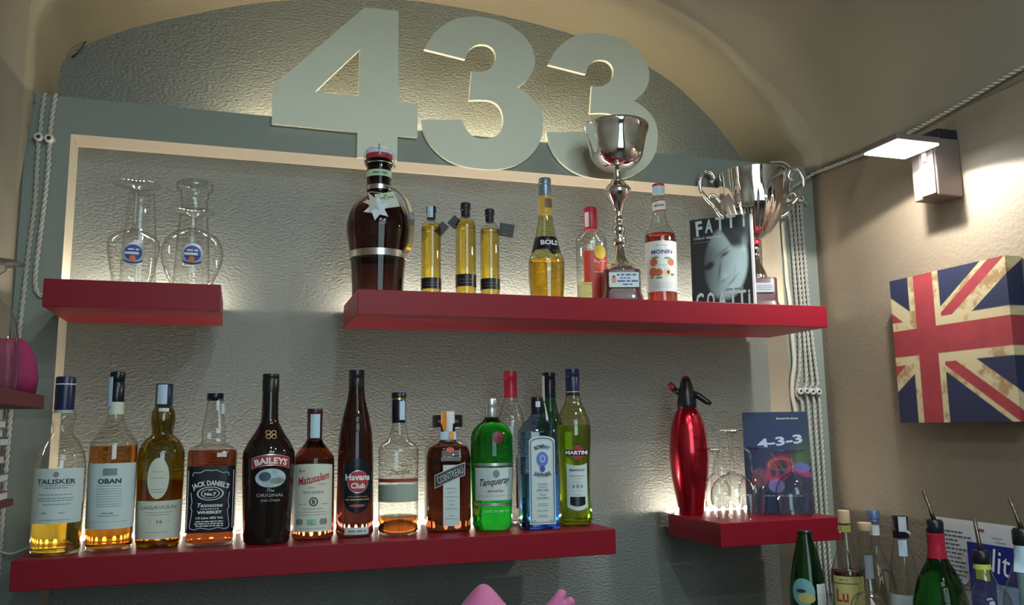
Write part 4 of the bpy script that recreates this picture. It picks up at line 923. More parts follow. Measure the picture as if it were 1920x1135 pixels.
def cover433(u, v):
    b = [0.006, 0.020, 0.060]
    k = gauss(u, v, 0.5, 0.45, 0.5, 0.5); b = [b[0]+0.006*k, b[1]+0.012*k, b[2]+0.05*k]
    def add(c, a):
        for i in range(3): b[i] = b[i]*(1-a)+c[i]*a
    def ringf(cu, cv_, ru, rv, wdt, rot=0.0):
        a, d = u-cu, v-cv_; c, s = math.cos(rot), math.sin(rot); a, d = a*c+d*s, -a*s+d*c
        q_ = math.sqrt(a*a/(ru*ru)+d*d/(rv*rv)); return math.exp(-((q_-1)/wdt)**2)
    def disc(cu, cv_, ru, rv, rot=0.0):
        a, d = u-cu, v-cv_; c, s = math.cos(rot), math.sin(rot); a, d = a*c+d*s, -a*s+d*c
        return 1-ssmooth(a*a/(ru*ru)+d*d/(rv*rv), 0.8, 1.1)
    add((0.16, 0.22, 0.03), 0.75*gauss(u, v, 0.84, 0.47, 0.12, 0.10)); add((0.05, 0.10, 0.03), 0.6*gauss(u, v, 0.92, 0.40, 0.10, 0.16))
    add((0.10, 0.03, 0.05), 0.8*gauss(u, v, 0.48, 0.50, 0.2, 0.1))
    add((0.30, 0.09, 0.10), 0.75*disc(0.22, 0.65, 0.13, 0.10)*(0.5+0.5*vnoise(u*25, v*30)))
    add((0.50, 0.03, 0.10), 0.85*ringf(0.52, 0.56, 0.17, 0.10, 0.22, -0.3)); add((0.45, 0.05, 0.12), 0.8*ringf(0.42, 0.60, 0.07, 0.09, 0.3))
    add((0.40, 0.03, 0.14), 0.8*disc(0.86, 0.60, 0.17, 0.035, 0.2))
    add((0.16, 0.14, 0.45), 0.85*disc(0.86, 0.55, 0.13, 0.05, 0.1)); add((0.22, 0.18, 0.50), 0.85*disc(0.47, 0.73, 0.11, 0.06)); add((0.30, 0.26, 0.6), 0.6*ringf(0.47, 0.73, 0.11, 0.06, 0.12))
    add((0.35, 0.30, 0.05), 0.7*math.exp(-((v-0.42-0.9*(u-0.42)**1 if 0.40 < u < 0.62 else 9)/0.006)**2)); add((0.35, 0.32, 0.05), 0.6*ringf(0.55, 0.52, 0.19, 0.055, 0.07))
    return tuple(b)
t, wd = book('book', 'dark blue book titled 4-3-3 standing behind the upturned wine glasses', (1.091, -0.082), (1.218, -0.162), 0.238, 0.016, 0.05, None)
t.location.z = ZB+0.0008
box('pages', 0.002, wd-0.001, 0.0008, 0.0145, 0.0015, 0.2365, M_white, t)
box('back_cover', 0, wd, 0.0145, 0.0152, 0, 0.238, M_navy, t)
box('spine', -0.0006, 0.0, 0.0, 0.0152, 0, 0.238, M_navy, t)
cv = painted_panel('front_cover', wd, 0.238, 80, 120, cover433, M_print, t, 0.0, 0.0)
letters(Flat(0.0), [('4-3-3', 0.083, 0.1685, 0.104, 0.0215, 0.035, 0, 0, 0.12)], mat('pale_violet_ink', (0.55, 0.56, 0.75), 0.45), cv, 0.0006)
letters(Flat(0.0), [('Giancarlo De Andreis', 0.103, 0.2225, 0.050, 0.0042, 0.015)], M_inkw, cv, 0.0006)
bars(Flat(0.0), [(0.085, 0.041, 0.085, 0.0035)], M_inkg, cv, 0.0006)

# ------------------------------------------------------------------ siphon
t = thing('soda_siphon', 'red metallic soda siphon with black head and lever', 'siphon', (0.962, -0.046, ZB), face_cam(0.96, -0.052, 0))
M_redmetal = mat('red_anodised', (0.50, 0.012, 0.03), 0.2, metal=0.85, coat=0.5)
lathe('flask', smooth_prof(mm([(27.5,0),(29,6),(33,30),(39.6,66),(44,96),(46,123),(46.6,150),(44,184),(39.5,211),(32,234),(23,249.5),(21.5,253)]), 4), M_redmetal, t, 56)
lathe('head', mm([(22.4,250),(23.4,252),(23.4,262),(22,272),(20.5,284),(17.5,297),(13,314),(9.8,322),(8.2,324)]), M_black, t, 36)
lathe('button', mm([(7.6,323),(7.6,325),(5,328.5),(0.4,329.5)]), mat('dark_red_plastic', (0.30, 0.01, 0.015), 0.3), t, 20)
tube('lever', [(0.010, 0, 0.288), (0.030, 0, 0.278), (0.048, -0.001, 0.264), (0.056, -0.001, 0.258)], lambda u: 0.0085-0.0022*u, M_black, t, 10)
tube('spout', [(-0.012, 0, 0.284), (-0.022, -0.002, 0.290), (-0.031, -0.002, 0.298)], 0.0075, M_black, t, 10)
kn = lathe('charger_knob', mm([(2,-9),(8,-8),(9,-3),(9,4),(7.5,8),(2,9)]), mat('dark_red_knob', (0.24, 0.012, 0.02), 0.35), t, 20); kn.location = (-0.036, -0.003, 0.303); kn.rotation_euler = (0, -0.8, 0)

# ------------------------------------------------------------------ glasses
def wine_glass(label, x, y, z, rows, foot_r, foot_z, group, name='wine_glass', mirrorless=True, m=None):
    """upside down: rows (r,z) of the bowl from rim (z=0) to the stem; foot on top"""
    m = m or M_glassw
    t = thing(name, label, 'glass', (x, y, z), 0, group)
    P = smooth_prof(mm(rows), 4)
    inner = [(max(0.0005, r-0.0012), zz-0.0012) for r, zz in P]
    lathe('bowl', P, m, t, 40, cap0=False, cap1=False)
    fz = foot_z/1000; rs = P[-1][0]
    lathe('stem', [(rs, P[-1][1]-0.001), (rs*0.92, P[-1][1]+0.01), (rs*0.85, (P[-1][1]+fz)/2), (rs*0.95, fz-0.016), (rs*1.7, fz-0.009), (foot_r/1000*0.42, fz-0.005)], m, t, 24, cap0=False, cap1=False)
    lathe('foot', [(foot_r/1000*0.42, fz-0.005), (foot_r/1000*0.96, fz-0.0014), (foot_r/1000, fz-0.0006), (foot_r/1000*0.98, fz), (0.0005, fz+0.0006)], m, t, 40, cap0=False, cap1=False)
    return t
bowl = lambda R, r0, h: [(r0,0),(r0*1.10,h*0.14),(R*0.97,h*0.36),(R,h*0.50),(R*0.965,h*0.65),(R*0.82,h*0.80),(R*0.55,h*0.92),(R*0.25,h*0.985),(5.2,h*1.03)]
GW = 'upturned wine glasses on the lower right shelf'
wine_glass('upturned wine glass standing frontmost on the small lower right shelf', 0.986, -0.192, ZB, bowl(49,35.5,104), 42, 199, GW)
wine_glass('upturned wine glass between the red siphon and the front glass', 0.992, -0.116, ZB, bowl(29,23,100), 37, 156, GW)
wine_glass('upturned wine glass at the left edge of the 4-3-3 book', 1.085, -0.118, ZB, bowl(33,27,97), 36, 157, GW)
wine_glass('upturned wine glass in front of the right half of the 4-3-3 book', 1.155, -0.178, ZB, bowl(41,34,98), 40, 150, GW)
wine_glass('tall upturned flute at the back, only its foot showing above the others', 1.052, -0.035, ZB, [(22,0),(23.5,40),(23,80),(18,110),(9,135),(4,150),(3.2,156)], 22, 244, GW)
# snifters and beer glasses on the upper left shelf
def snifter(label, x, y, rows, foot_r, foot_z):
    t = wine_glass(label, x, y, 1.798, rows, foot_r, foot_z, 'stacked beer glasses on the upper left shelf', 'snifter_glass')
    t.rotation_euler = (0, 0, face_cam(x, y, 0)); sf = Round(mm(rows))
    lg = disc_patch('round_logo', sf, 0.0, 0.0640, 0.0205, 0.0210, mat('silver_print', (0.50, 0.52, 0.56), 0.4, metal=0.3), t, 0.0008, 32)
    lg['label'] = 'round silver and blue printed emblem with an orange dot'
    disc_patch('blue_field', sf, 0.0, 0.0650, 0.0155, 0.0150, M_inkb, lg, 0.0012, 28)
    bars(sf, [(0, 0.0710, 0.020, 0.0030), (0, 0.0640, 0.030, 0.0046)], M_inkw, lg, 0.0017)
    disc_patch('orange_dot', sf, -0.001, 0.0540, 0.0058, 0.0058, mat('orange_ink', (0.80, 0.22, 0.06), 0.5), lg, 0.0018, 16)
    tl = lambda s: 0.0475-abs(s)*0.0+0.0012*math.cos(s*900); patch('ribbon', sf, -0.017, 0.017, lambda s: 0.0480+s*s*14, lambda s: 0.0445+s*s*14, M_inkb, lg, 0.0012, 14, 1)
    return t
snifter('upturned snifter with blue emblem and its foot high up, left of the pair', -0.272, -0.130, [(34.5,0),(36,18),(42,49),(47.3,79),(46.6,95),(38,106),(26,112),(12,117.5),(7.5,121),(4.2,134)], 44, 209)
snifter('upturned snifter with blue emblem and lower foot, right of the pair', -0.1650, -0.136, [(38.5,0),(41,19),(51,42),(56.5,62),(57.5,80),(50,103),(37,114),(24,120.5),(12,125),(6,131),(4.8,137)], 40, 160)
t = thing('beer_glass', 'upturned tapered beer glass standing behind the left snifter', 'glass', (-0.271, -0.048, 1.798), 0, 'stacked beer glasses on the upper left shelf')
lathe('wall', mm([(34.7,0),(34.0,30),(30.8,130),(27.6,170),(24.8,205)]), M_glassw, t, 40, cap0=False, cap1=False)
lathe('thick_base', mm([(24.8,205),(24.6,212),(23,214),(0.5,214)]), M_glassw, t, 40, cap0=False, cap1=False)
t = thing('beer_glass', 'upturned footed beer glass standing behind the right snifter', 'glass', (-0.171, -0.030, 1.798), 0, 'stacked beer glasses on the upper left shelf')
lathe('wall', mm([(37.5,0),(36.5,30),(31.4,138),(27.3,178),(25.2,208),(26.5,212)]), M_glassw, t, 40, cap0=False, cap1=False)
lathe('knop', mm([(26.5,212),(28,215),(28.5,226),(27,229)]), M_glassw, t, 40, cap0=False, cap1=False)
lathe('foot', mm([(27,229),(34,231),(36.5,234),(36.8,246),(35,249),(0.5,250)]), M_glassw, t, 40, cap0=False, cap1=False)

# ------------------------------------------------------------------ cables and insulators
CY = -0.0075
def insulator(x, z, label):
    t = thing('ceramic_insulator', label, 'insulator', (x, 0.0, z), 0, 'ceramic cable insulators')
    a = lathe('ring', [(0.0035, 0.0), (0.0078, 0.0), (0.0088, 0.004), (0.0075, 0.008), (0.0088, 0.012), (0.0088, 0.017), (0.0070, 0.0195), (0.0042, 0.0195), (0.0038, 0.014)], M_ceram, t, 20, cap0=False); a.rotation_euler = (PI/2, 0, 0)
    b = lathe('screw', [(0.0036, 0.0), (0.0036, 0.0150), (0.0030, 0.0160)], M_blackm, t, 12); b.rotation_euler = (PI/2, 0, 0)
for x_, z_, l_ in ((-0.474, 2.124, 'white ceramic insulator on the left edge, nearer the left wall'), (-0.455, 2.123, 'white ceramic insulator on the left edge, nearer the niche'),
                   (1.313, 2.124, 'white ceramic insulator high on the right edge, beside the fluted cup'), (1.349, 2.125, 'white ceramic insulator high on the right edge, in the corner'),
                   (1.310, 1.611, 'white ceramic insulator above the 4-3-3 book, first of four from left'), (1.3285, 1.612, 'white ceramic insulator above the 4-3-3 book, second of four from left'),
                   (1.347, 1.610, 'white ceramic insulator above the 4-3-3 book, third of four from left'), (1.3655, 1.610, 'white ceramic insulator above the 4-3-3 book, rightmost of four')):
    insulator(x_, z_, l_)
def C3(pts, y=CY): return [(x, y, z) for x, z in pts]
CG = None
tag(twisted('twisted_cable', C3([(-.469,2.222),(-.4725,2.170),(-.4735,2.134),(-.4805,2.124),(-.4745,2.110),(-.474,2.06),(-.473,1.988),(-.478,1.892),(-.481,1.814),(-.485,1.716),(-.489,1.573),(-.490,1.45),(-.490,1.2)]), M_cable), 'twisted fabric cable running down the far left edge past the pink pouch', 'cable')
tag(twisted('twisted_cable', C3([(-.450,2.222),(-.4535,2.170),(-.4545,2.134),(-.4480,2.124),(-.4545,2.110),(-.454,2.07),(-.456,2.002),(-.4625,1.87),(-.4630,1.830),(-.459,1.808),(-.452,1.801),(-.4445,1.7995),(-.400,1.7995)]), M_cable), 'twisted fabric cable curling into the short upper left shelf', 'cable')
tag(tube('power_cord', spline([(-.497,-.012,1.318),(-.489,-.012,1.309),(-.471,-.012,1.303),(-.448,-.012,1.310),(-.433,-.010,1.317),(-.412,0.004,1.324)], 6), 0.0022, M_tube, None, 6), 'thin pale cord sagging in to the left end of the bottle shelf', 'cable')
tag(twisted('twisted_cable', C3([(1.318,2.110),(1.316,2.08),(1.3185,1.98),(1.320,1.845),(1.322,1.745),(1.315,1.66),(1.3065,1.628),(1.302,1.60),(1.316,1.585),(1.318,1.53),(1.325,1.30),(1.327,1.10)]), M_cable), 'twisted fabric cable down the right edge, first from the niche', 'cable')
tag(twisted('twisted_cable', C3([(1.329,2.112),(1.3285,2.08),(1.331,1.98),(1.334,1.845),(1.337,1.745),(1.336,1.66),(1.3335,1.628),(1.3225,1.611),(1.334,1.592),(1.336,1.53),(1.341,1.30),(1.343,1.10)]), M_cable), 'twisted fabric cable down the right edge, second from the niche', 'cable')
tag(twisted('twisted_cable', C3([(1.343,2.114),(1.3415,2.08),(1.343,1.98),(1.345,1.845),(1.349,1.745),(1.352,1.66),(1.3525,1.628),(1.3415,1.611),(1.3535,1.592),(1.354,1.53),(1.356,1.30),(1.358,1.10)]), M_cable), 'twisted fabric cable down the right edge, third from the niche', 'cable')
tag(twisted('twisted_cable', C3([(1.354,2.116),(1.3535,2.08),(1.3545,1.98),(1.357,1.845),(1.362,1.745),(1.368,1.66),(1.3695,1.628),(1.3590,1.611),(1.3705,1.592),(1.371,1.53),(1.371,1.30),(1.372,1.10)]), M_cable), 'twisted fabric cable down the right edge, nearest the corner', 'cable')
tag(tube('cable_conduit', spline([(1.2925,-.008,2.06),(1.2945,-.007,1.98),(1.296,-.007,1.90),(1.3005,-.008,1.847),(1.3000,-.008,1.77),(1.3015,-.009,1.690),(1.291,-.010,1.640),(1.2885,-.010,1.600),(1.297,-.008,1.555),(1.299,-.007,1.40),(1.2985,-.007,1.223),(1.298,-.007,1.06)], 6), lambda u: 0.0052 if u > 0.14 else 0.0045, M_tube, None, 10), 'smooth white conduit along the right edge beside the twisted cables', 'conduit')
tag(twisted('twisted_cable', [(1.316,-.010,2.128),(1.322,-.012,2.150),(1.345,-.012,2.166),(1.372,-.016,2.184),(1.389,-.030,2.197),(1.3915,-.10,2.195),(1.3915,-.254,2.190),(1.3915,-.392,2.195),(1.3915,-.53,2.207),(1.3915,-.675,2.223),(1.3915,-.95,2.245)], M_cable), 'twisted fabric cable strung along the right wall past the lamp', 'cable')
tag(tube('loose_wire', spline([(1.268,-.004,2.224),(1.300,-.008,2.226),(1.320,-.010,2.218),(1.328,-.012,2.196),(1.318,-.012,2.160),(1.316,-.013,2.143),(1.334,-.014,2.130),(1.352,-.014,2.122),(1.372,-.012,2.112)], 6), 0.0022, M_cable, None, 6), 'loose pale wire looped round the upper right corner of the cladding', 'wire')
tag(tube('wire_stub', spline([(-.4255,.190,2.452),(-.431,.186,2.440),(-.438,.184,2.419),(-.451,.186,2.396),(-.463,.192,2.388)], 5), 0.0017, M_blackm, None, 6), 'short dark wire poking from the upper left of the arched wall', 'wire')

# ------------------------------------------------------------------ wall flood lamp
t = thing('wall_lamp', 'bronze wall lamp with bright white led head on the right wall', 'lamp', (1.40, -0.461, 2.006))
box('housing', -0.070, -0.001, -0.034, 0.034, 0.0, 0.128, M_brown, t, 0.003)
box('front_panel', -0.0745, -0.0695, -0.032, 0.008, 0.004, 0.112, M_brown, t, 0.0015)
for z_ in (0.060, 0.066): box('groove', -0.0712, -0.0695, 0.006-0.038, 0.006, z_, z_+0.0015, M_black, t)
box('sensor_lens', -0.0772, -0.0740, -0.016, -0.004, 0.078, 0.108, M_ceram, t, 0.001)
box('rear_cap', -0.055, -0.001, -0.032, 0.032, 0.128, 0.150, M_black, t, 0.003)
hd = box('head', -0.208, -0.094, -0.078, 0.026, 0.0955, 0.110, M_brown, t, 0.004)
box('led_panel', -0.204, -0.098, -0.074, 0.022, 0.0930, 0.0954, M_lens, t)
box('arm', -0.096, -0.066, -0.026, 0.018, 0.0970, 0.1085, M_brown, t, 0.002)
ld = bpy.data.lights.new('flood', 'SPOT'); ld.energy = FLOOD_W; ld.spot_size = math.radians(158); ld.spot_blend = 0.10; ld.shadow_soft_size = 0.012; ld.color = (1.0, 0.97, 0.90)
lo = bpy.data.objects.new('flood', ld); COL.objects.link(lo); lo.location = (1.240, -0.488, 2.096); lo.rotation_euler = (0, 0, 0)

# ------------------------------------------------------------------ flag canvas on the right wall
def flag(u, v):
    d = 0.0012; q4 = [flag1(u+a*d, v+b*d) for a, b in ((-1, -0.5), (0.5, -1), (1, 0.5), (-0.5, 1))]
    return tuple(sum(c[i] for c in q4)/4 for i in range(3))
def flag1(u, v):
    # faded union flag, cross centre left of the middle; u right, v down
    cu, cv_ = 0.315, 0.455
    n = vnoise(u*9, v*9)*0.5+vnoise(u*23, v*23)*0.3+vnoise(u*61, v*61)*0.2
    blue = (0.011, 0.015, 0.050); red = (0.29, 0.030, 0.038); cream = (0.52, 0.42, 0.24)
    stain = ssmooth(n, 0.50, 0.78)
    cream = tuple(c*(1-0.55*stain*k_) for c, k_ in zip(cream, (0.7, 1.0, 1.2)))
    red = tuple(c*(0.80+0.45*n) for c in red); blue = tuple(c*(0.85+0.4*n) for c in blue)
    col = blue
    du, dv = u-cu, v-cv_
    sx = 1 if du > 0 else -1; sy = 1 if dv > 0 else -1
    tx, ty = 0.70, 0.475; L = math.hypot(tx, ty)
    perp = (abs(du)*ty-abs(dv)*tx)/L          # >0: towards the horizontal arm
    if abs(perp) < 0.098: col = cream
    o = 0.030
    pr = perp*(1 if sx > 0 else -1)*(1 if sx > 0 else 1)
    cen = -o if sx > 0 else o
    if abs(perp-cen) < 0.036: col = red
    if abs(du) < 0.140 or abs(dv) < 0.150: col = cream
    if abs(du) < 0.088 or abs(dv) < 0.092: col = red
    return col
M_canvas = painted_mat('printed_canvas', 0.75, 0, 0.0004)
FW, FH, FT = 0.312, 0.324, 0.042
t = thing('flag_canvas', 'stretched canvas print of a faded British flag on the right wall', 'picture', (1.398, -0.306, 1.5275), -PI/2)
# local x runs along the wall towards the room (world -Y), local -y points away from the wall (world -X)
def canvas_mesh():
    vs, fs, cs = [], [], []; N = 230
    def add_grid(fp, fuv, nx, nz):
        o = len(vs)
        for j in range(nz+1):
            for i in range(nx+1):
                a, b = i/nx, j/nz; vs.append(fp(a, b)); cs.append(flag(*fuv(a, b)))
        for j in range(nz):
            for i in range(nx):
                k_ = o+j*(nx+1)+i; fs.append((k_, k_+1, k_+nx+2, k_+nx+1))
    e = FT/FW
    add_grid(lambda a, b: (FW*a, -FT, FH*b), lambda a, b: (a, 1-b), N, N)
    add_grid(lambda a, b: (FW, -FT+FT*a, FH*b), lambda a, b: (1+a*e, 1-b), 16, N)
    add_grid(lambda a, b: (0, -FT*a, FH*b), lambda a, b: (-(1-a)*e, 1-b), 16, N)
    add_grid(lambda a, b: (FW*a, -FT+FT*b, FH), lambda a, b: (a, -b*e), N, 16)
    add_grid(lambda a, b: (FW*a, -FT*b, 0), lambda a, b: (a, 1+(1-b)*e), N, 16)
    o = link_mesh('canvas', vs, fs, M_canvas, t); set_print(o, cs); return o
canvas_mesh()
bm = bmesh.new()
for x0, x1, z0, z1 in ((0.002, FW-0.002, 0.002, 0.03), (0.002, FW-0.002, FH-0.03, FH-0.002), (0.002, 0.03, 0.03, FH-0.03), (FW-0.03, FW-0.002, 0.03, FH-0.03)): box_bm(bm, x0, x1, -FT+0.004, 0.001, z0, z1)
from_bm('stretcher_frame', bm, M_cork, t)

# ------------------------------------------------------------------ counter with the bottles at lower right
CZ = 1.03
o = tag(box('back_counter', XL+0.002, XR-0.002, -0.95, -0.30, CZ-0.04, CZ, M_counter, None, 0.003), 'dark back bar counter below the shelves, under the pouring bottles', 'counter')
BG = 'pouring bottles on the right of the counter'
def pourer(t, z, lean, body_r=0.0135, h=0.030, m=M_black):
    a = lathe('pourer_cork', [(body_r*0.9, z-0.004), (body_r*1.1, z), (body_r*1.12, z+h*0.8), (body_r*0.9, z+h), (0.002, z+h+0.001)], m, t, 24)
    b = tube('pourer_spout', [(0, 0, z+h), (lean*0.25, 0, z+h+0.012), (lean, 0, z+h+0.052)], lambda u: 0.0042-0.0012*u, M_spout, t, 10)
t, sf = bottle('green bottle with red neck foil and metal pourer, in front of the menu sheet', 1.158, -0.589, CZ,
    [(47,0),(47.3,60),(47.3,165),(44,185),(37.8,211),(25.4,236),(16.6,254),(14,268),(13.4,290)], G_green, 0, group=BG)
lathe('neck_foil', mm([(17,250),(17.2,252),(15.2,270),(14.8,290),(15.6,292),(15.6,297),(14.2,298)]), M_redcap, t, 28)
pourer(t, 0.297, -0.014, 0.0135, 0.024)
t, sf = bottle('clear bottle with black cap and torn tax strip, left of the green pouring bottle', 1.190, -0.466, CZ,
    [(30,0),(30.5,60),(30,160),(27.4,186),(23,225),(18.5,250),(15.3,266),(14.6,276)], M_glassb, 0, group=BG,
    liq=(liquid('water_clear', (0.96, 0.97, 0.98)), 150),
    cap=[([(14.8,273),(15.1,275),(15,313),(14.2,315),(0.5,315)], M_navylab, 'cap')])
strip_over(t, 0.0154, 0.286, 0.3145, M_stripw, -0.003, 0.013); patch('torn_strip', Round(mm([(15.6,276),(15.6,292)])), 0.008, 0.024, lambda s: 0.292-(s-0.008)*0.5, lambda s: 0.286-(s-0.008)*0.5, M_stripw, t, 0.003, 6, 1)
patch('neck_label', sf, -0.006, 0.010, 0.270, 0.240, M_strip, t, 0.0008, 6, 2)
patch('label', sf, -0.036, 0.040, 0.168, 0.060, M_blueish, t)
t, sf = bottle('clear bottle with metal pourer in front of the blue leaflet', 1.132, -0.713, CZ,
    [(42,0),(42.5,60),(42.5,178),(41,196),(36,214),(21,233),(13.8,251),(12.6,265),(12.4,273)], M_glassb, 0, group=BG, liq=(liquid('water_clear_2', (0.95, 0.96, 0.98)), 120))
lathe('neck_label', mm([(13.6,254),(14,254),(13.2,264),(12.9,264)]), mat('lime_paper', (0.50, 0.60, 0.10), 0.5), t, 24, cap0=False, cap1=False)
pourer(t, 0.263, -0.005, 0.0126, 0.021)
t, sf = bottle('bottle with dark pourer at the far right edge of the photo', 1.222, -0.716, CZ,
    [(38,0),(38.5,60),(38.5,180),(36,205),(26,235),(15.8,262),(14.2,285),(14,292)], M_glassb, 0, group=BG, liq=(liquid('water_clear_3', (0.95, 0.96, 0.98)), 150))
patch('neck_label', sf, -0.02, 0.02, 0.288, 0.245, M_strip, t)
pourer(t, 0.290, -0.014, 0.0142, 0.026)
t, sf = bottle('clear bottle with wooden cork top beside the yellow labelled bottle', 1.066, -0.512, CZ,
    [(29,0),(30,60),(30,120),(27,160),(19,184),(14.5,215),(13.2,240),(13.4,280),(12.8,292),(13.2,298)], M_glassb, 0, group=BG,
    cap=[([(11.8,297),(12.8,299),(12.8,310),(12.2,312),(0.5,312)], M_cork, 'cork')])
patch('neck_label', sf, -0.004, 0.012, 0.254, 0.212, mat('dull_grey_label', (0.20, 0.22, 0.26), 0.5), t, 0.0008, 6, 2)
t, sf = bottle('clear bottle with blue-grey screw cap behind the cork-topped bottle', 1.232, -0.342, CZ,
    [(36,0),(37,60),(36,150),(33,175),(25.3,199),(14.5,225),(10.7,238),(9.4,268),(9.2,290)], M_glassb, 0, group=BG, liq=(liquid('pale_amber', (0.90, 0.78, 0.60)), 190),
    cap=[([(11,286),(11.5,287),(11.5,294),(10.8,295),(12.4,296),(12.4,311),(11.6,313),(0.5,313)], mat('blue_grey_cap', (0.14, 0.18, 0.36), 0.35, metal=0.4), 'cap')])
patch('neck_label', Round(mm([(10,260),(9.6,286)])), -0.012, 0.014, 0.284, 0.262, M_stripw, t, 0.0008, 8, 2)
t, sf = bottle('clear bottle with yellow label and big red letters at the shelf corner', 1.078, -0.440, CZ,
    [(30,0),(31,60),(31,200),(28,216),(22,236),(15.8,258),(11.4,284),(10.5,300),(10.4,306)], M_glassb, 0, group=BG, liq=(L_deep, 214), seg=36,
    cap=[([(9.5,303),(11.5,304),(11.5,326),(10.6,328),(0.5,328)], M_cork, 'cork')])
lathe('neck_band', mm([(11.2,287),(11.8,287),(11.4,300),(10.9,300)]), mat('green_yellow_band', (0.40, 0.40, 0.10), 0.5, vary=0.4, vscale=250), t, 24, cap0=False, cap1=False)
lb = patch('label', sf, -0.030, 0.036, 0.2060, 0.120, mat('yellow_label', (0.52, 0.46, 0.17), 0.5, vary=0.05), t)
patch('label_line', sf, -0.029, 0.020, 0.1935, 0.1920, M_ink, lb, 0.001, 12, 1)
letters(sf, [('Lu', -0.012, 0.1700, 0.0230, 0.0240, 0.02)], M_inkr, lb); bars(sf, [(-0.008, 0.200, 0.018, 0.0024)], M_inkg, lb)
t, sf = bottle('dark green bottle with round blue picture label under the red shelf', 1.062, -0.335, CZ,
    [(36,0),(36.5,60),(36.5,150),(34,175),(32.7,184),(26,221),(17,258),(14,275),(13.5,278)], G_dkgreen, 0, group=BG,
    cap=[([(13.5,272),(14.4,273),(14.4,277),(13,278.5),(0.5,278.5)], M_black, 'cap')])
lb = disc_patch('round_label', sf, -0.010, 0.160, 0.024, 0.027, mat('sky_print', (0.16, 0.36, 0.38), 0.5), t, 0.0008)
disc_patch('yellow_print', sf, -0.004, 0.149, 0.018, 0.010, mat('yellow_sand_print', (0.50, 0.42, 0.14), 0.5), lb, 0.0013); disc_patch('bird_print', sf, -0.014, 0.163, 0.010, 0.0035, M_ink, lb, 0.0016, 10)
patch('white_label', sf, 0.018, 0.044, 0.176, 0.120, M_stripw, t)
# small glass dome nearest the lens
t = thing('decanter_stopper', 'round clear glass stopper in front of the yellow labelled bottle', 'stopper', (0.872, -0.745, CZ), 0)
lathe('globe', smooth_prof(mm([(12,165),(12.5,172),(24,188),(28,205),(27,222),(20,234),(8,239.5),(0.5,240.5)]), 4), M_glassw, t, 36, cap0=False, cap1=False)
lathe('vessel', smooth_prof(mm([(34,0),(36,10),(36,110),(30,135),(17,152),(12,165)]), 3), M_glassw, t, 36, cap0=True, cap1=False)

# menu sheet and leaflet leaning on the right wall
t = tag(box('menu_sheet', 1.3860, 1.3872, -0.556, -0.345, CZ+0.001, 1.3245, mat('grey_paper', (0.55, 0.54, 0.56), 0.6)), 'white menu sheet with price lines leaning on the right wall', 'menu')
class WallX:
    def __init__(self, x, y0): self.x = x; self.y0 = y0
    def at(self, s, z, off=0.0005): return (self.x-off, self.y0-s, z)
wf = WallX(1.3860, -0.345)
rw = []
for i in range(15): rw += [(0.050+0.012*math.sin(i*2.1), 1.298-i*0.0088, 0.060+0.02*math.sin(i*1.7), 0.0026)]
for i in range(6): rw += [(0.165+0.01*math.sin(i), 1.296-i*0.008, 0.025, 0.0012)]
bars(wf, rw, M_ink, t, 0.0006); bars(wf, [(0.128, 1.3085, 0.024, 0.0050)], mat('dull_red_ink', (0.30, 0.05, 0.06), 0.5), t, 0.0006)
t = tag(box('leaflet', 1.3700, 1.3710, -0.562, -0.449, 1.150, 1.2845, mat('royal_blue_card', (0.012, 0.022, 0.19), 0.45)), 'blue leaflet reading lit, in front of the menu sheet', 'leaflet')
wf = WallX(1.3700, -0.438)
letters(wf, [('lit', 0.092, 1.2520, 0.041, 0.046, 0.0, 0, 0, -0.17)], M_inkw, t, 0.0006)
patch('lime_square', wf, 0.028, 0.062, 1.2440, 1.2130, mat('lime_print', (0.36, 0.44, 0.04), 0.5), t, 0.0006, 2, 2)
patch('pale_print', wf, 0.075, 0.126, 1.2100, 1.1700, mat('pale_blue_print_2', (0.25, 0.36, 0.60), 0.5, vary=0.4, vscale=80), t, 0.0006, 4, 2)
tag(box('leaflet', 1.3755, 1.3765, -0.640, -0.560, 1.150, 1.2860, mat('cyan_card', (0.22, 0.40, 0.44), 0.5)), 'pale cyan leaflet at the right photo edge behind the last pourer', 'leaflet')

# ------------------------------------------------------------------ left foreground: wall shelf, pouch, glass, magazines
tag(box('corner_shelf', XL+0.001, -0.309, -0.88, -0.632, 1.560, 1.578, M_darkred, None, 0.0015), 'thin dark red shelf on the left wall holding the pink pouch', 'shelf')
tag(box('corner_shelf', XL+0.001, -0.380, -0.70, -0.432, 1.424, 1.434, M_darkred, None, 0.0015), 'thin dark red shelf on the left wall under the magazines', 'shelf')
bm = bmesh.new(); rws = [(0.0, 0.046, 0.020), (0.02, 0.0485, 0.022), (0.045, 0.044, 0.019), (0.066, 0.034, 0.012), (0.070, 0.027, 0.008)]
vs, fs = [], []
for z_, a_, b_ in rws:
    for j in range(24):
        x_, y_ = shape_xy(24, 3.0, 2*PI*j/24, 1); vs.append((a_*x_, b_*y_, z_))
for i in range(len(rws)-1):
    for j in range(24): fs.append((i*24+j, i*24+(j+1) % 24, i*24+24+(j+1) % 24, i*24+24+j))
fs += [tuple(reversed(range(24))), tuple(range(len(rws)*24-24, len(rws)*24))]
bm.free(); o = link_mesh('pouch', vs, fs, M_magenta, None, (-0.3605, -0.662, 1.5785), True); tag(o, 'magenta pink felt pouch on the dark red shelf at left edge', 'pouch')
wine_glass('upturned clear glass beside the pink pouch at the left edge of the photo', -0.359, -0.722, 1.578, [(36,0),(36.5,20),(36,50),(33,75),(26,98),(17,108),(11,116),(10,122)], 37, 158, None, 'goblet')
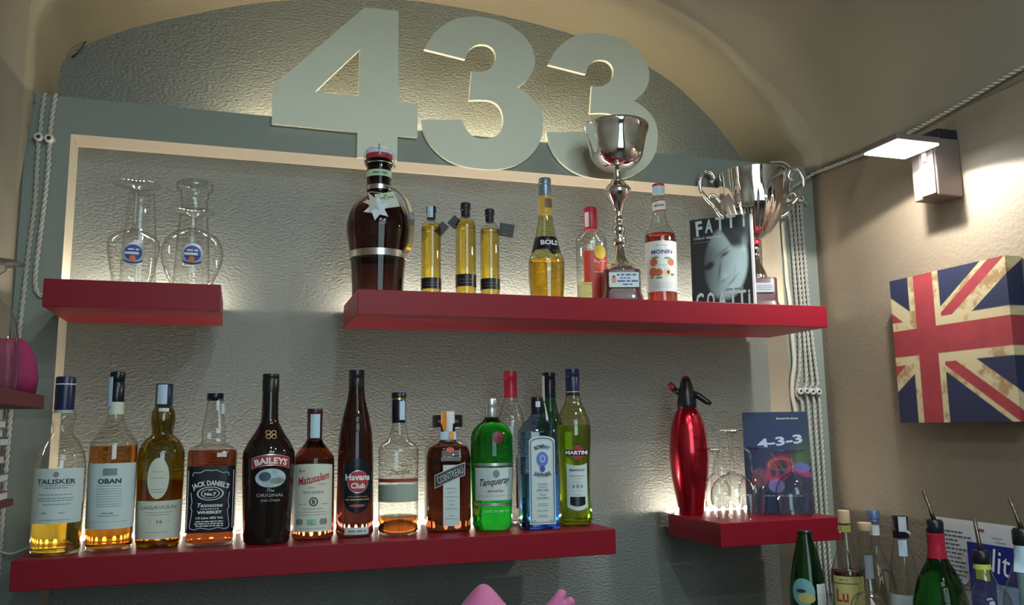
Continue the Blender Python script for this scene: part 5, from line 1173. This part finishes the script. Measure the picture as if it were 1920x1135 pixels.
for i in range(9):
    zz = 1.4345+i*0.0128; dx = (0.004, -0.006, 0.002, -0.010, -0.004, -0.012, 0.000, -0.008, -0.005)[i]
    c_ = ((0.30, 0.04, 0.04), (0.45, 0.44, 0.42), (0.12, 0.12, 0.14), (0.40, 0.40, 0.42), (0.22, 0.10, 0.10), (0.45, 0.45, 0.46), (0.08, 0.10, 0.14), (0.36, 0.40, 0.48), (0.16, 0.24, 0.34))[i]
    w_ = ('dark red', 'cream', 'black', 'grey', 'brown', 'white', 'navy', 'pale blue', 'blue')[i]
    t = thing('magazine', '%s edged magazine, %s in the pile at the left photo edge' % (w_, ('lowest', 'second from bottom', 'third from bottom', 'fourth from bottom', 'fifth from bottom', 'sixth from bottom', 'third from top', 'second from top', 'topmost')[i]), 'magazine', (-0.388+dx, -0.55, zz), 0, 'magazines piled on the left wall shelf')
    box('pages', -0.10, -0.001, -0.10, 0.1, 0.0012, 0.0108, M_white, t); box('cover', -0.10, 0, -0.101, 0.101, 0, 0.0012, mat('cover_%d' % i, c_, 0.4), t); box('cover', -0.10, 0, -0.101, 0.101, 0.0108, 0.0120, mat('cover_top_%d' % i, c_, 0.4), t)

# ------------------------------------------------------------------ pink soft toy at the bottom
def skin_obj(name, verts, edges, radii, m, loc, root=0):
    me = bpy.data.meshes.new(name); me.from_pydata(verts, edges, []); o = bpy.data.objects.new(name, me); COL.objects.link(o); o.location = loc
    md = o.modifiers.new('skin', 'SKIN'); md.use_smooth_shade = True
    if not me.skin_vertices: me.skin_vertices.new()
    for i, r in enumerate(radii): me.skin_vertices[0].data[i].radius = (r, r); me.skin_vertices[0].data[i].use_root = (i == root)
    sb = o.modifiers.new('sub', 'SUBSURF'); sb.levels = 2; sb.render_levels = 2
    me.materials.append(m); return o
tv = [(0,0,0.050),(0,0,0.100),(0,0,0.140),(0,0,0.172),(0,0,0.198),(0,0,0.226),(0.070,-0.008,0.105),(0.104,-0.018,0.140),(0.122,-0.026,0.172),(0.134,-0.030,0.195),(0.1405,-0.032,0.211),(0.140,-0.034,0.182),(0.157,-0.038,0.1935),(-0.070,-0.008,0.105),(-0.112,-0.018,0.118),(-0.140,-0.026,0.128)]
te = [(0,1),(1,2),(2,3),(3,4),(4,5),(1,6),(6,7),(7,8),(8,9),(9,10),(8,11),(11,12),(1,13),(13,14),(14,15)]
o = skin_obj('soft_toy', tv, te, [0.070,0.088,0.082,0.058,0.034,0.008,0.034,0.026,0.019,0.0125,0.0095,0.0115,0.0090,0.034,0.024,0.014], M_pink, (0.357, -0.372, CZ)); tag(o, 'pink soft toy with pointed head and raised mitten arm at the bottom edge', 'toy')

# ------------------------------------------------------------------ ceiling downlights behind the viewer
def downlight(x, y, z, label):
    t = thing('downlight', label, 'lamp', (x, y, z), 0, 'ceiling downlights behind the viewer')
    lathe('rim', mm([(42,0),(44,2),(44,10),(38,12)]), M_steel, t, 28, cap0=False); lathe('reflector', mm([(21,6),(38,1.5),(40,2.0),(40,6)]), M_ceram, t, 28, cap0=False, cap1=False); lathe('lens', mm([(0.5,4.6),(20,4.6),(21,6.0)]), M_spot, t, 20, cap0=False)
for x_, y_, n_ in ((0.20, -1.30, 'left lamp of the front pair'), (0.75, -1.30, 'right lamp of the front pair'), (0.20, -2.05, 'left lamp of the middle pair'), (0.75, -2.05, 'right lamp of the middle pair'), (0.20, -2.80, 'left lamp of the rear pair'), (0.75, -2.80, 'right lamp of the rear pair')):
    downlight(x_, y_, 2.62, 'round ceiling downlight behind the viewer, %s' % n_)
